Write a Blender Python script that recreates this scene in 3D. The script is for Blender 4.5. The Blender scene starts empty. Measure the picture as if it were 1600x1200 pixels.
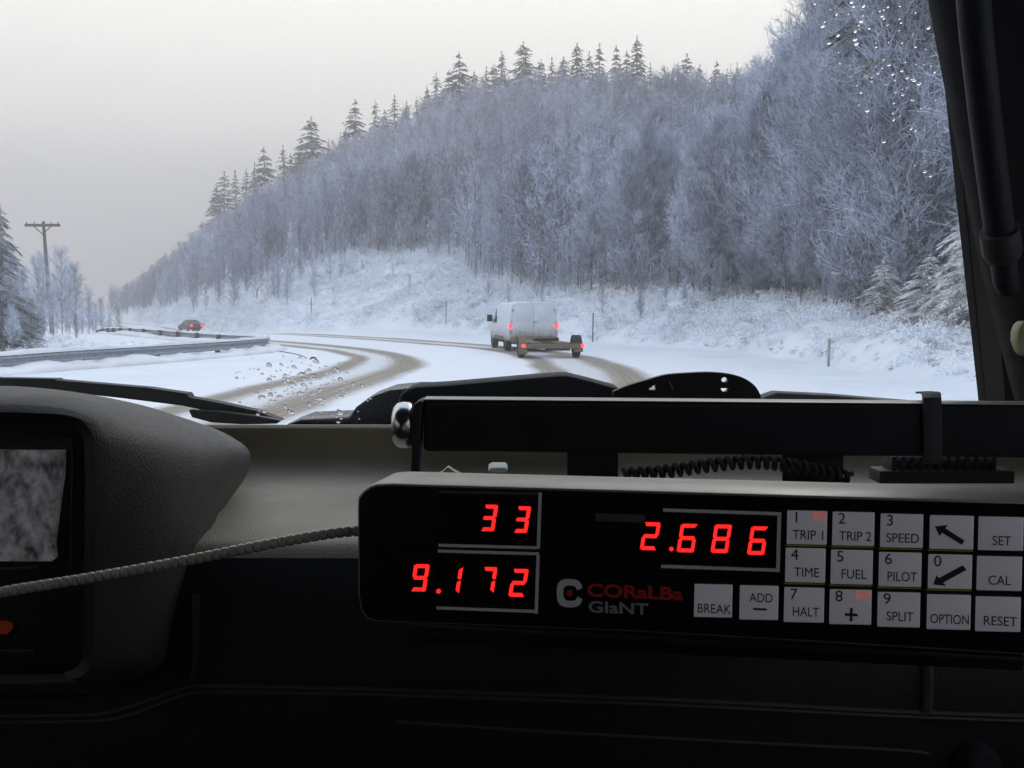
import bpy, bmesh, math, random
import numpy as np
from mathutils import Vector, Matrix

scene = bpy.context.scene
COL = scene.collection
R = math.radians
PI = math.pi
rng = np.random.default_rng(7)
random.seed(7)

# ------------------------------------------------------------------ camera
CAMZ = 1.8
PITCH = math.atan(120 / 1600)
cam_d = bpy.data.cameras.new("camera")
cam = bpy.data.objects.new("camera", cam_d)
COL.objects.link(cam)
cam.location = (0, 0, CAMZ)
cam.rotation_euler = (PI / 2 - PITCH, 0, 0)
cam_d.sensor_width = 36
cam_d.lens = 36
cam_d.clip_start = 0.02
cam_d.clip_end = 6000
scene.camera = cam

# ------------------------------------------------------------------ world
world = bpy.data.worlds.new("World")
scene.world = world
world.use_nodes = True
nt = world.node_tree
nt.nodes.clear()
wo = nt.nodes.new("ShaderNodeOutputWorld")
bg = nt.nodes.new("ShaderNodeBackground")
bg.inputs["Strength"].default_value = 0.1
sky = nt.nodes.new("ShaderNodeTexSky")
sky.sky_type = 'NISHITA'
sky.sun_disc = False
SUN_EL, SUN_AZ = R(32), R(28)
sky.sun_elevation = SUN_EL
sky.sun_rotation = SUN_AZ
# overcast layer: cloud veil, brighter overhead than low down, over the clear sky
geo = nt.nodes.new("ShaderNodeTexCoord")
sep = nt.nodes.new("ShaderNodeSeparateXYZ")
nt.links.new(geo.outputs["Generated"], sep.inputs[0])
cl = nt.nodes.new("ShaderNodeTexNoise")
cl.inputs["Scale"].default_value = 1.3
cl.inputs["Detail"].default_value = 5
nt.links.new(geo.outputs["Generated"], cl.inputs["Vector"])
mad = nt.nodes.new("ShaderNodeMath"); mad.operation = 'MULTIPLY_ADD'
mad.inputs[1].default_value = 0.10
nt.links.new(cl.outputs["Fac"], mad.inputs[0])
nt.links.new(sep.outputs["Z"], mad.inputs[2])
ramp = nt.nodes.new("ShaderNodeValToRGB")
cr = ramp.color_ramp
cr.elements[0].position = 0.0
cr.elements[0].color = (0.22, 0.197, 0.20, 1)
cr.elements[1].position = 1.0
cr.elements[1].color = (0.53, 0.67, 0.88, 1)
e = cr.elements.new(0.10); e.color = (0.38, 0.345, 0.335, 1)
e = cr.elements.new(0.22); e.color = (0.88, 0.83, 0.76, 1)
e = cr.elements.new(0.36); e.color = (1.0, 0.955, 0.865, 1)
nt.links.new(mad.outputs[0], ramp.inputs[0])
gain = nt.nodes.new("ShaderNodeVectorMath"); gain.operation = 'SCALE'
gain.inputs["Scale"].default_value = 16.3
nt.links.new(ramp.outputs[0], gain.inputs[0])
mixw = nt.nodes.new("ShaderNodeMix"); mixw.data_type = 'RGBA'
mixw.inputs["Factor"].default_value = 0.93
nt.links.new(sky.outputs[0], mixw.inputs[6])
nt.links.new(gain.outputs[0], mixw.inputs[7])
nt.links.new(mixw.outputs[2], bg.inputs["Color"])
nt.links.new(bg.outputs[0], wo.inputs["Surface"])

sun_d = bpy.data.lights.new("sun", 'SUN')
sun_d.energy = 0.6
sun_d.angle = R(25)
sun_d.color = (1.0, 0.97, 0.92)
sun = bpy.data.objects.new("sun", sun_d)
COL.objects.link(sun)
sd = Vector((math.sin(SUN_AZ) * math.cos(SUN_EL), math.cos(SUN_AZ) * math.cos(SUN_EL), math.sin(SUN_EL)))
sun.rotation_euler = sd.to_track_quat('Z', 'Y').to_euler()
sun.location = (0, 0, 60)

vs = scene.view_settings
vs.view_transform = 'Standard'
vs.look = 'None'
vs.exposure = 0.12
vs.gamma = 1.0
cy = scene.cycles
cy.use_denoising = True
cy.max_bounces = 8
cy.diffuse_bounces = 3
cy.glossy_bounces = 3
cy.transmission_bounces = 6
cy.transparent_max_bounces = 12
cy.volume_bounces = 1
cy.caustics_reflective = False
cy.caustics_refractive = False
cy.sample_clamp_indirect = 4

# ------------------------------------------------------------------ helpers
F = Vector((0, math.cos(PITCH), -math.sin(PITCH)))
U = Vector((0, math.sin(PITCH), math.cos(PITCH)))
CAM = Vector((0, 0, CAMZ))


def ray(px, py):
    return F + Vector((1, 0, 0)) * ((px - 800) / 1600) + U * ((600 - py) / 1600)


def P(px, py, Y):
    """the place Y metres ahead that the survey of the photograph gives for a point"""
    d = ray(px, py)
    return CAM + d * (Y / d.y)


class MB:
    def __init__(s):
        s.v = []; s.f = []

    def add(s, vs, fs):
        o = len(s.v)
        s.v += [tuple(v) for v in vs]
        s.f += [tuple(i + o for i in f) for f in fs]

    def box(s, c, size, rot=None):
        c = Vector(c); x, y, z = [k / 2 for k in size]
        pts = [Vector(p) for p in ((-x, -y, -z), (x, -y, -z), (x, y, -z), (-x, y, -z), (-x, -y, z), (x, -y, z), (x, y, z), (-x, y, z))]
        if rot is not None:
            pts = [rot @ p for p in pts]
        s.add([p + c for p in pts], [(3, 2, 1, 0), (4, 5, 6, 7), (0, 1, 5, 4), (1, 2, 6, 5), (2, 3, 7, 6), (3, 0, 4, 7)])

    def hexa(s, p):
        s.add(p, [(3, 2, 1, 0), (4, 5, 6, 7), (0, 1, 5, 4), (1, 2, 6, 5), (2, 3, 7, 6), (3, 0, 4, 7)])

    def tube(s, pts, rad, n=8, cap=True):
        pts = [Vector(p) for p in pts]
        if not hasattr(rad, '__len__'):
            rad = [rad] * len(pts)
        t0 = (pts[1] - pts[0]).normalized()
        a = t0.orthogonal().normalized()
        rings = []
        for i, p in enumerate(pts):
            if i == 0: t = t0
            elif i == len(pts) - 1: t = (pts[i] - pts[i - 1]).normalized()
            else: t = (pts[i + 1] - pts[i - 1]).normalized()
            a = (a - t * a.dot(t)).normalized()
            b = t.cross(a)
            rings.append([p + (a * math.cos(2 * PI * k / n) + b * math.sin(2 * PI * k / n)) * rad[i] for k in range(n)])
        vs = [q for r in rings for q in r]
        fs = []
        for i in range(len(rings) - 1):
            for k in range(n):
                k2 = (k + 1) % n
                fs.append((i * n + k, i * n + k2, (i + 1) * n + k2, (i + 1) * n + k))
        if cap:
            fs.append(tuple(reversed(range(n))))
            fs.append(tuple((len(rings) - 1) * n + k for k in range(n)))
        s.add(vs, fs)

    def loft(s, rings, closed=True, cap=True):
        n = len(rings[0])
        vs = [q for r in rings for q in r]
        fs = []
        for i in range(len(rings) - 1):
            for k in range(n if closed else n - 1):
                k2 = (k + 1) % n
                fs.append((i * n + k, i * n + k2, (i + 1) * n + k2, (i + 1) * n + k))
        if cap:
            fs.append(tuple(reversed(range(n))))
            fs.append(tuple((len(rings) - 1) * n + k for k in range(n)))
        s.add(vs, fs)

    def prism(s, poly, off):
        """poly: points round an outline; off: the vector it is pushed along"""
        off = Vector(off)
        n = len(poly)
        a = [Vector(p) for p in poly]
        s.add(a + [p + off for p in a], [tuple(reversed(range(n))), tuple(range(n, 2 * n))] + [(k, (k + 1) % n, n + (k + 1) % n, n + k) for k in range(n)])

    def build(s, name, mat, parent=None, smooth=False, bevel=0, seg=2, loc=None, angle=40, world=True):
        me = bpy.data.meshes.new(name)
        vv = s.v
        if parent is not None and world:
            inv = parent.matrix_basis.inverted() if parent.parent is None else (parent.parent.matrix_basis @ parent.matrix_basis).inverted()
            vv = [tuple(inv @ Vector(v)) for v in vv]
        elif loc is not None:
            L = Vector(loc)
            vv = [tuple(Vector(v) - L) for v in vv]
        me.from_pydata(vv, [], s.f)
        bm = bmesh.new(); bm.from_mesh(me)
        bmesh.ops.recalc_face_normals(bm, faces=bm.faces)
        if bevel:
            es = [ed for ed in bm.edges if ed.is_manifold and ed.calc_face_angle(0) > R(25)]
            bmesh.ops.bevel(bm, geom=es, offset=bevel, segments=seg, profile=0.5, affect='EDGES', clamp_overlap=True)
        bm.to_mesh(me); bm.free()
        o = bpy.data.objects.new(name, me)
        COL.objects.link(o)
        if loc is not None: o.location = loc
        if parent is not None: o.parent = parent
        me.materials.append(mat)
        if smooth or bevel:
            for p in me.polygons: p.use_smooth = True
            if angle < 180:
                try:
                    me.set_sharp_from_angle(angle=R(angle))
                except Exception:
                    pass
        return o


def tag(o, label=None, cat=None, group=None, kind=None):
    if label: o["label"] = label
    if cat: o["category"] = cat
    if group: o["group"] = group
    if kind: o["kind"] = kind
    return o


def empty(name, loc=(0, 0, 0), rz=0):
    o = bpy.data.objects.new(name, None)
    COL.objects.link(o)
    o.location = loc
    o.rotation_euler = (0, 0, rz)
    o.empty_display_size = 0.1
    bpy.context.view_layer.update()
    o.matrix_basis = Matrix.Translation(Vector(loc)) @ Matrix.Rotation(rz, 4, 'Z')
    return o


def catmull(pts, n=8):
    pts = [Vector(p) for p in pts]
    out = []
    for i in range(len(pts) - 1):
        p0 = pts[max(i - 1, 0)]; p1 = pts[i]; p2 = pts[i + 1]; p3 = pts[min(i + 2, len(pts) - 1)]
        for k in range(n):
            t = k / n
            out.append(0.5 * ((2 * p1) + (p2 - p0) * t + (2 * p0 - 5 * p1 + 4 * p2 - p3) * t * t + (3 * p1 - p0 - 3 * p2 + p3) * t ** 3))
    out.append(pts[-1])
    return out


def mesh_np(name, V, FQ, mat, loops=4):
    me = bpy.data.meshes.new(name)
    V = np.asarray(V, np.float32); FQ = np.asarray(FQ, np.int32)
    me.vertices.add(len(V)); me.vertices.foreach_set("co", V.ravel())
    me.loops.add(FQ.size); me.loops.foreach_set("vertex_index", FQ.ravel())
    me.polygons.add(len(FQ))
    me.polygons.foreach_set("loop_start", np.arange(0, FQ.size, loops, dtype=np.int32))
    me.polygons.foreach_set("loop_total", np.full(len(FQ), loops, np.int32))
    me.update(calc_edges=True)
    me.materials.append(mat)
    return me


# ------------------------------------------------------------------ materials
def mat_new(name):
    m = bpy.data.materials.new(name)
    m.use_nodes = True
    t = m.node_tree
    return m, t, t.nodes["Principled BSDF"]


def noise(t, scale, detail=4, rough=0.5, coord="Object", vec=None):
    n = t.nodes.new("ShaderNodeTexNoise")
    n.inputs["Scale"].default_value = scale
    n.inputs["Detail"].default_value = detail
    n.inputs["Roughness"].default_value = rough
    if vec is None:
        c = t.nodes.new("ShaderNodeTexCoord")
        vec = c.outputs[coord]
    t.links.new(vec, n.inputs["Vector"])
    return n


def ramp2(t, src, p0, c0, p1, c1, extra=()):
    r = t.nodes.new("ShaderNodeValToRGB")
    r.color_ramp.elements[0].position = p0
    r.color_ramp.elements[0].color = (*c0, 1)
    r.color_ramp.elements[1].position = p1
    r.color_ramp.elements[1].color = (*c1, 1)
    for p, c in extra:
        e = r.color_ramp.elements.new(p); e.color = (*c, 1)
    t.links.new(src, r.inputs[0])
    return r


def plastic(name, col, rough=0.5, bump=0.0, bscale=900, var=0.25, metal=0.0, spec=0.5):
    m, t, b = mat_new(name)
    n = noise(t, 14, 5, 0.6)
    lo = tuple(c * (1 - var) for c in col); hi = tuple(c * (1 + var) for c in col)
    r = ramp2(t, n.outputs["Fac"], 0.3, lo, 0.7, hi)
    t.links.new(r.outputs[0], b.inputs["Base Color"])
    n2 = noise(t, 45, 4, 0.6)
    mr = t.nodes.new("ShaderNodeMapRange")
    mr.inputs[3].default_value = max(rough - 0.1, 0.03); mr.inputs[4].default_value = min(rough + 0.12, 1)
    t.links.new(n2.outputs["Fac"], mr.inputs[0])
    t.links.new(mr.outputs[0], b.inputs["Roughness"])
    b.inputs["Metallic"].default_value = metal
    b.inputs["Specular IOR Level"].default_value = spec
    if bump:
        v = t.nodes.new("ShaderNodeTexVoronoi")
        v.inputs["Scale"].default_value = bscale
        c = t.nodes.new("ShaderNodeTexCoord")
        t.links.new(c.outputs["Object"], v.inputs["Vector"])
        bp = t.nodes.new("ShaderNodeBump")
        bp.inputs["Strength"].default_value = bump
        bp.inputs["Distance"].default_value = 0.0006
        t.links.new(v.outputs["Distance"], bp.inputs["Height"])
        t.links.new(bp.outputs[0], b.inputs["Normal"])
    return m


def emit(name, col, strength, base=(0.02, 0.0, 0.0)):
    m, t, b = mat_new(name)
    b.inputs["Base Color"].default_value = (*base, 1)
    b.inputs["Emission Color"].default_value = (*col, 1)
    n = noise(t, 260, 2)
    mr = t.nodes.new("ShaderNodeMapRange")
    mr.inputs[3].default_value = strength * 0.75; mr.inputs[4].default_value = strength * 1.25
    t.links.new(n.outputs["Fac"], mr.inputs[0])
    t.links.new(mr.outputs[0], b.inputs["Emission Strength"])
    b.inputs["Roughness"].default_value = 0.35
    return m


def glass_pane(name, tint=(0.95, 0.97, 0.98), gl=1.0):
    m = bpy.data.materials.new(name); m.use_nodes = True
    t = m.node_tree; t.nodes.clear()
    o = t.nodes.new("ShaderNodeOutputMaterial")
    tr = t.nodes.new("ShaderNodeBsdfTransparent"); tr.inputs[0].default_value = (*tint, 1)
    g = t.nodes.new("ShaderNodeBsdfGlossy"); g.inputs["Roughness"].default_value = 0.02
    fr = t.nodes.new("ShaderNodeFresnel"); fr.inputs[0].default_value = 1.3
    mu = t.nodes.new("ShaderNodeMath"); mu.operation = 'MULTIPLY'; mu.inputs[1].default_value = gl
    mx = t.nodes.new("ShaderNodeMixShader")
    t.links.new(fr.outputs[0], mu.inputs[0]); t.links.new(mu.outputs[0], mx.inputs[0])
    t.links.new(tr.outputs[0], mx.inputs[1]); t.links.new(g.outputs[0], mx.inputs[2])
    t.links.new(mx.outputs[0], o.inputs["Surface"])
    return m


def snow_mat(name, base=(0.80, 0.83, 0.88), dark=(0.66, 0.69, 0.74), brush=0.0):
    m, t, b = mat_new(name)
    c = t.nodes.new("ShaderNodeTexCoord")
    n1 = noise(t, 0.35, 6, 0.62, vec=c.outputs["Object"])
    r = ramp2(t, n1.outputs["Fac"], 0.30, dark, 0.62, base)
    if brush:
        g = t.nodes.new("ShaderNodeNewGeometry")
        sp = t.nodes.new("ShaderNodeSeparateXYZ")
        t.links.new(g.outputs["Position"], sp.inputs[0])
        n3 = noise(t, 1.7, 7, 0.7, vec=c.outputs["Object"])
        k = t.nodes.new("ShaderNodeMapRange")           # stems and dead stalks only up on the bank
        k.inputs[1].default_value = 0.15; k.inputs[2].default_value = 1.2
        t.links.new(sp.outputs["Z"], k.inputs[0])
        th = ramp2(t, n3.outputs["Fac"], 0.50, (0, 0, 0), 0.68, (1, 1, 1))
        mu = t.nodes.new("ShaderNodeMath"); mu.operation = 'MULTIPLY'
        t.links.new(th.outputs[0], mu.inputs[0]); t.links.new(k.outputs[0], mu.inputs[1])
        mu2 = t.nodes.new("ShaderNodeMath"); mu2.operation = 'MULTIPLY'; mu2.inputs[1].default_value = brush
        t.links.new(mu.outputs[0], mu2.inputs[0])
        mx = t.nodes.new("ShaderNodeMix"); mx.data_type = 'RGBA'
        t.links.new(mu2.outputs[0], mx.inputs[0]); t.links.new(r.outputs[0], mx.inputs[6])
        mx.inputs[7].default_value = (0.22, 0.21, 0.21, 1)
        t.links.new(mx.outputs[2], b.inputs["Base Color"])
    else:
        t.links.new(r.outputs[0], b.inputs["Base Color"])
    b.inputs["Roughness"].default_value = 0.75
    b.inputs["Specular IOR Level"].default_value = 0.2
    n2 = noise(t, 3.5, 8, 0.65, vec=c.outputs["Object"])
    bp = t.nodes.new("ShaderNodeBump"); bp.inputs["Strength"].default_value = 0.5; bp.inputs["Distance"].default_value = 0.08
    t.links.new(n2.outputs["Fac"], bp.inputs["Height"]); t.links.new(bp.outputs[0], b.inputs["Normal"])
    return m


def twig_mat(name, dark, light, scale=0.10, p0=0.35, p1=0.65):
    m, t, b = mat_new(name)
    g = t.nodes.new("ShaderNodeNewGeometry")
    n = noise(t, scale, 4, 0.6, vec=g.outputs["Position"])
    n2 = noise(t, 2.2, 3, 0.6, vec=g.outputs["Position"])
    ad = t.nodes.new("ShaderNodeMath"); ad.operation = 'MULTIPLY_ADD'; ad.inputs[1].default_value = 0.5
    sb = t.nodes.new("ShaderNodeMath"); sb.operation = 'SUBTRACT'; sb.inputs[1].default_value = 0.25
    t.links.new(n2.outputs["Fac"], ad.inputs[0]); t.links.new(n.outputs["Fac"], ad.inputs[2])
    t.links.new(ad.outputs[0], sb.inputs[0])
    r = ramp2(t, sb.outputs[0], p0, dark, p1, light)
    t.links.new(r.outputs[0], b.inputs["Base Color"])
    b.inputs["Roughness"].default_value = 0.9
    b.inputs["Specular IOR Level"].default_value = 0.1
    return m


M = {}
M['snow'] = snow_mat("snow_ground", base=(0.79, 0.835, 0.905), dark=(0.69, 0.735, 0.81), brush=0.28)
M['twig'] = twig_mat("frosted_twigs", (0.19, 0.205, 0.27), (0.58, 0.64, 0.80), 0.07, 0.34, 0.66)
M['twignear'] = twig_mat("frosted_twigs_near", (0.24, 0.26, 0.325), (0.70, 0.77, 0.94), 0.30, 0.30, 0.66)
M['bark'] = twig_mat("bark", (0.11, 0.105, 0.115), (0.34, 0.34, 0.37), 0.8)
M['fir'] = twig_mat("fir_needles", (0.03, 0.045, 0.048), (0.17, 0.20, 0.22), 0.5)
M['firfrost'] = twig_mat("frosted_fir_needles", (0.20, 0.22, 0.21), (0.90, 0.92, 0.95), 1.5, 0.32, 0.52)
M['brush'] = twig_mat("snowy_brush", (0.40, 0.41, 0.44), (0.84, 0.90, 0.99), 0.8, 0.30, 0.46)
M['dash'] = plastic("dash_vinyl", (0.31, 0.28, 0.215), 0.6, bump=0.5, bscale=700, var=0.10)
M['dashlow'] = plastic("shaded_lower_dash", (0.011, 0.012, 0.016), 0.55, bump=0.4, bscale=700)  # shaded front of the dash, its shade put into a near-black base
M['pod'] = plastic("pod_plastic", (0.062, 0.060, 0.058), 0.55, bump=0.5, bscale=700, var=0.15)
M['black'] = plastic("black_plastic", (0.012, 0.012, 0.014), 0.45)
M['blackmat'] = plastic("black_foam", (0.014, 0.014, 0.021), 0.85)
M['blackgloss'] = plastic("black_glossy", (0.008, 0.008, 0.010), 0.25)
M['rubber'] = plastic("rubber", (0.014, 0.014, 0.015), 0.6)
M['alu'] = plastic("brushed_aluminium", (0.34, 0.33, 0.30), 0.42, metal=0.6, var=0.12)
M['chrome'] = plastic("worn_chrome", (0.55, 0.55, 0.56), 0.22, metal=1.0, var=0.1)
M['trim'] = plastic("pillar_trim", (0.022, 0.023, 0.030), 0.6, bump=0.3)
M['lining'] = plastic("cabin_lining", (0.035, 0.034, 0.033), 0.9)
M['face'] = plastic("meter_face", (0.007, 0.007, 0.009), 0.3, var=0.1)
M['key'] = plastic("grey_key", (0.70, 0.70, 0.73), 0.55, var=0.06)
_kb = M['key'].node_tree.nodes["Principled BSDF"]          # the keys are faintly lit from behind
_kb.inputs["Emission Color"].default_value = (0.85, 0.85, 1.0, 1)
_kb.inputs["Emission Strength"].default_value = 0.055
M['ink'] = plastic("key_print", (0.03, 0.03, 0.035), 0.6)
M['line'] = plastic("pale_print", (0.86, 0.90, 0.94), 0.6, var=0.06)
M['redprint'] = plastic("red_print", (0.62, 0.03, 0.03), 0.6, var=0.1)
M['greyprint'] = plastic("grey_print", (0.40, 0.43, 0.48), 0.6, var=0.1)
M['led'] = emit("red_led", (1.0, 0.020, 0.018), 1.2)
M['glass'] = glass_pane("windscreen_glass", gl=0.35)
M['sideglass'] = glass_pane("dimming_side_glass", tint=(0.50, 0.52, 0.55), gl=0.5)  # unseen side windows, glass darkened to cut the light in the cabin
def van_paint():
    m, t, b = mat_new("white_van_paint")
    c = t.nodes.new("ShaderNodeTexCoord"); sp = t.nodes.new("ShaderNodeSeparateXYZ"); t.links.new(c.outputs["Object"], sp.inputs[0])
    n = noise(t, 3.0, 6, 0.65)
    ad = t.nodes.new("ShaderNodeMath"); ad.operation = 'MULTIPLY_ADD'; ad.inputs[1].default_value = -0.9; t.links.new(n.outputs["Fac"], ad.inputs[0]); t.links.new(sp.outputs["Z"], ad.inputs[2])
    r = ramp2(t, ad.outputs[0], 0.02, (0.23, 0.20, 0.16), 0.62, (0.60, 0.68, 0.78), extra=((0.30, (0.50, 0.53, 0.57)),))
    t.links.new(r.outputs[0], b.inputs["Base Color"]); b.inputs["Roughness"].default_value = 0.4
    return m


M['white'] = van_paint()
M['dirt'] = plastic("road_dirt", (0.16, 0.135, 0.10), 0.85, var=0.4)
M['tail'] = emit("tail_light", (1.0, 0.06, 0.07), 2.2, (0.3, 0.01, 0.01))
M['redlens'] = plastic("red_lens", (0.25, 0.02, 0.025), 0.3)
M['darkcar'] = plastic("dark_car_paint", (0.05, 0.046, 0.045), 0.4)
M['tyre'] = plastic("tyre", (0.02, 0.02, 0.021), 0.85)
M['darkglass'] = plastic("dark_window", (0.03, 0.035, 0.04), 0.12)
M['steel'] = plastic("galvanised_rail", (0.30, 0.33, 0.38), 0.6, var=0.35, metal=0.15)
M['postwood'] = plastic("weathered_wood", (0.10, 0.09, 0.085), 0.9, var=0.35)
M['snowcap'] = snow_mat("snow_cap")

# ------------------------------------------------------------------ terrain
T = np.array([
    # px,  foot, tree, py_tree, ridge, py_ridge_ground
    [-3000, 200, 260, 482, 420, 482],
    [60, 240, 280, 486, 420, 484],
    [150, 212, 240, 487, 330, 484],
    [200, 190, 212, 483, 290, 476],
    [260, 154, 176, 470, 268, 434],
    [340, 107, 130, 442, 242, 380],
    [430, 81, 106, 410, 228, 336],
    [560, 81, 105, 390, 216, 272],
    [700, 74, 98, 393, 205, 212],
    [760, 68, 86, 430, 200, 198],
    [860, 58, 70, 462, 195, 190],
    [1000, 49, 62, 456, 186, 196],
    [1150, 41.5, 55, 462, 168, 208],
    [1250, 35, 50, 472, 152, 200],
    [1300, 31.5, 46, 476, 142, 190],
    [1400, 27, 40, 486, 130, 150],
    [1530, 23, 34, 505, 118, 120],
    [1700, 18.5, 28, 520, 105, 110],
    [2500, 10.5, 17, 560, 70, 150],
    [5000, 4.4, 7, 600, 30, 300],
    [12000, 1.6, 2.6, 700, 12, 500],
])


def rows(px):
    return [np.interp(px, T[:, 0], T[:, k]) for k in range(1, 6)]


def vnoise(x, y, s, seed=0):
    x = x * s; y = y * s
    xi = np.floor(x).astype(np.int64); yi = np.floor(y).astype(np.int64)
    fx = x - xi; fy = y - yi
    fx = fx * fx * (3 - 2 * fx); fy = fy * fy * (3 - 2 * fy)

    def h(a, b):
        v = (a * 374761393 + b * 668265263 + seed * 974711) & 0x7fffffff
        v = ((v ^ (v >> 13)) * 1274126177) & 0x7fffffff
        return ((v ^ (v >> 16)) & 0xffff) / 65535.0
    return (h(xi, yi) * (1 - fx) + h(xi + 1, yi) * fx) * (1 - fy) + (h(xi, yi + 1) * (1 - fx) + h(xi + 1, yi + 1) * fx) * fy


def zat(py, Y):
    q = (600 - py) / 1600
    c, s = math.cos(PITCH), math.sin(PITCH)
    return CAMZ + Y * (-s + q * c) / (c + q * s)


def dip(x, y):
    """the far end of the bend lies about a metre lower"""
    t = np.clip((y - 64) / 48, 0, 1); t = t * t * (3 - 2 * t)
    return -1.1 * t * np.clip((540 - (800 + 1600 * x / np.maximum(y, 1))) / 110, 0, 1)


def gz(x, y):
    x = np.asarray(x, float); y = np.asarray(y, float)
    yy = np.maximum(y, 1.0)
    px = 800 + 1600 * x / yy
    ft, tr, pt, rd, pr = rows(px)
    zt = np.maximum(zat(pt, tr), 0.15); zr = np.maximum(zat(pr, rd), 0.2)
    u = np.clip((yy - ft) / (tr - ft), 0, 1)
    w = np.clip((yy - tr) / (rd - tr), 0, 1)
    ws = 0.75 * w + 0.25 * w * w * (3 - 2 * w)
    lip = 0.62 * np.clip((yy - ft) / 2.2, 0, 1) ** 0.8
    z = zt * u ** 1.1 + (zr - zt) * ws - 0.22 * np.clip(yy - rd, 0, None) * np.clip((px - 150) / 100, 0, 1)
    z = z + lip * (1 - u) * np.clip((px - 230) / 100, 0, 1)
    z = np.maximum(z, -30)
    bank = np.clip((yy - ft) / 4, 0, 1) * (px > 100)
    b = (vnoise(x, y, 0.33, 1) - 0.5) * 0.9 + (vnoise(x, y, 0.9, 2) - 0.5) * 0.5 + (vnoise(x, y, 2.1, 3) - 0.5) * 0.28
    z = z + bank * b * 0.75
    # gentle fall towards the valley on the left and in the far distance
    side = np.clip((-x - 13 - np.maximum(0, y - 45) * 0.85) / 12, 0, 8)
    z = z - 0.35 * side * np.clip(1 - (px - 150) / 80, 0, 1)
    z = z + np.clip(1 - (px - 100) / 150, 0, 1) * np.clip((y - 15) / 25, 0, 1) * (vnoise(x, y, 0.6, 5) - 0.5) * 0.3 * np.clip(side * 3, 0, 1)
    z = z + dip(x, y)
    return np.where(y < 1.0, np.minimum(z, 0.0), z)


def gz1(x, y):
    return float(gz(np.array([x]), np.array([y]))[0])


def terrain():
    sx = np.linspace(-1, 1, 420)
    X = np.sinh(sx * 4.6) / np.sinh(4.6) * 1500 - 2
    sy = np.linspace(0, 1, 520)
    Y = -30 + (np.exp(sy * 4.4) - 1) / (np.exp(4.4) - 1) * 1600
    # finer where the bank shows
    X = np.sort(np.concatenate([X, np.arange(-30, 45, 0.6)]))
    Y = np.sort(np.concatenate([Y, np.arange(18, 110, 0.7)]))
    gx, gy = np.meshgrid(X, Y)
    Z = gz(gx.ravel(), gy.ravel()) - 0.02
    V = np.stack([gx.ravel(), gy.ravel(), Z], 1)
    nx, ny = len(X), len(Y)
    i = (np.arange(ny - 1)[:, None] * nx + np.arange(nx - 1)[None, :]).ravel()
    FQ = np.stack([i, i + 1, i + nx + 1, i + nx], 1)
    me = mesh_np("ground", V, FQ, M['snow'])
    me.polygons.foreach_set("use_smooth", np.ones(len(FQ), bool))
    o = bpy.data.objects.new("ground", me); COL.objects.link(o)
    return tag(o, "snow covered ground, bank and hillside", None, None, "structure")


terrain()

# ------------------------------------------------------------------ road
LANE_L = [(-6.6, -25), (-6.0, -8), (-5.5, 8), (-4.85, 20), (-4.35, 26), (-4.15, 30), (-4.3, 33.5), (-5.1, 38), (-7.3, 43.7), (-11.3, 50.6), (-15.8, 57.5), (-21.5, 68), (-28.5, 82), (-35.8, 98), (-42, 114), (-51, 134), (-66, 166), (-98, 212)]
LANE_R = [(-1.6, -25), (-0.9, -8), (0.5, 8), (1.6, 20), (2.05, 26.5), (2.0, 31), (1.5, 37), (-0.3, 44), (-3.2, 50), (-7.3, 57.5), (-11.8, 64.5), (-17.5, 74), (-24.3, 88), (-31, 104), (-37, 120), (-46, 140), (-60, 170), (-92, 216)]


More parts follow.
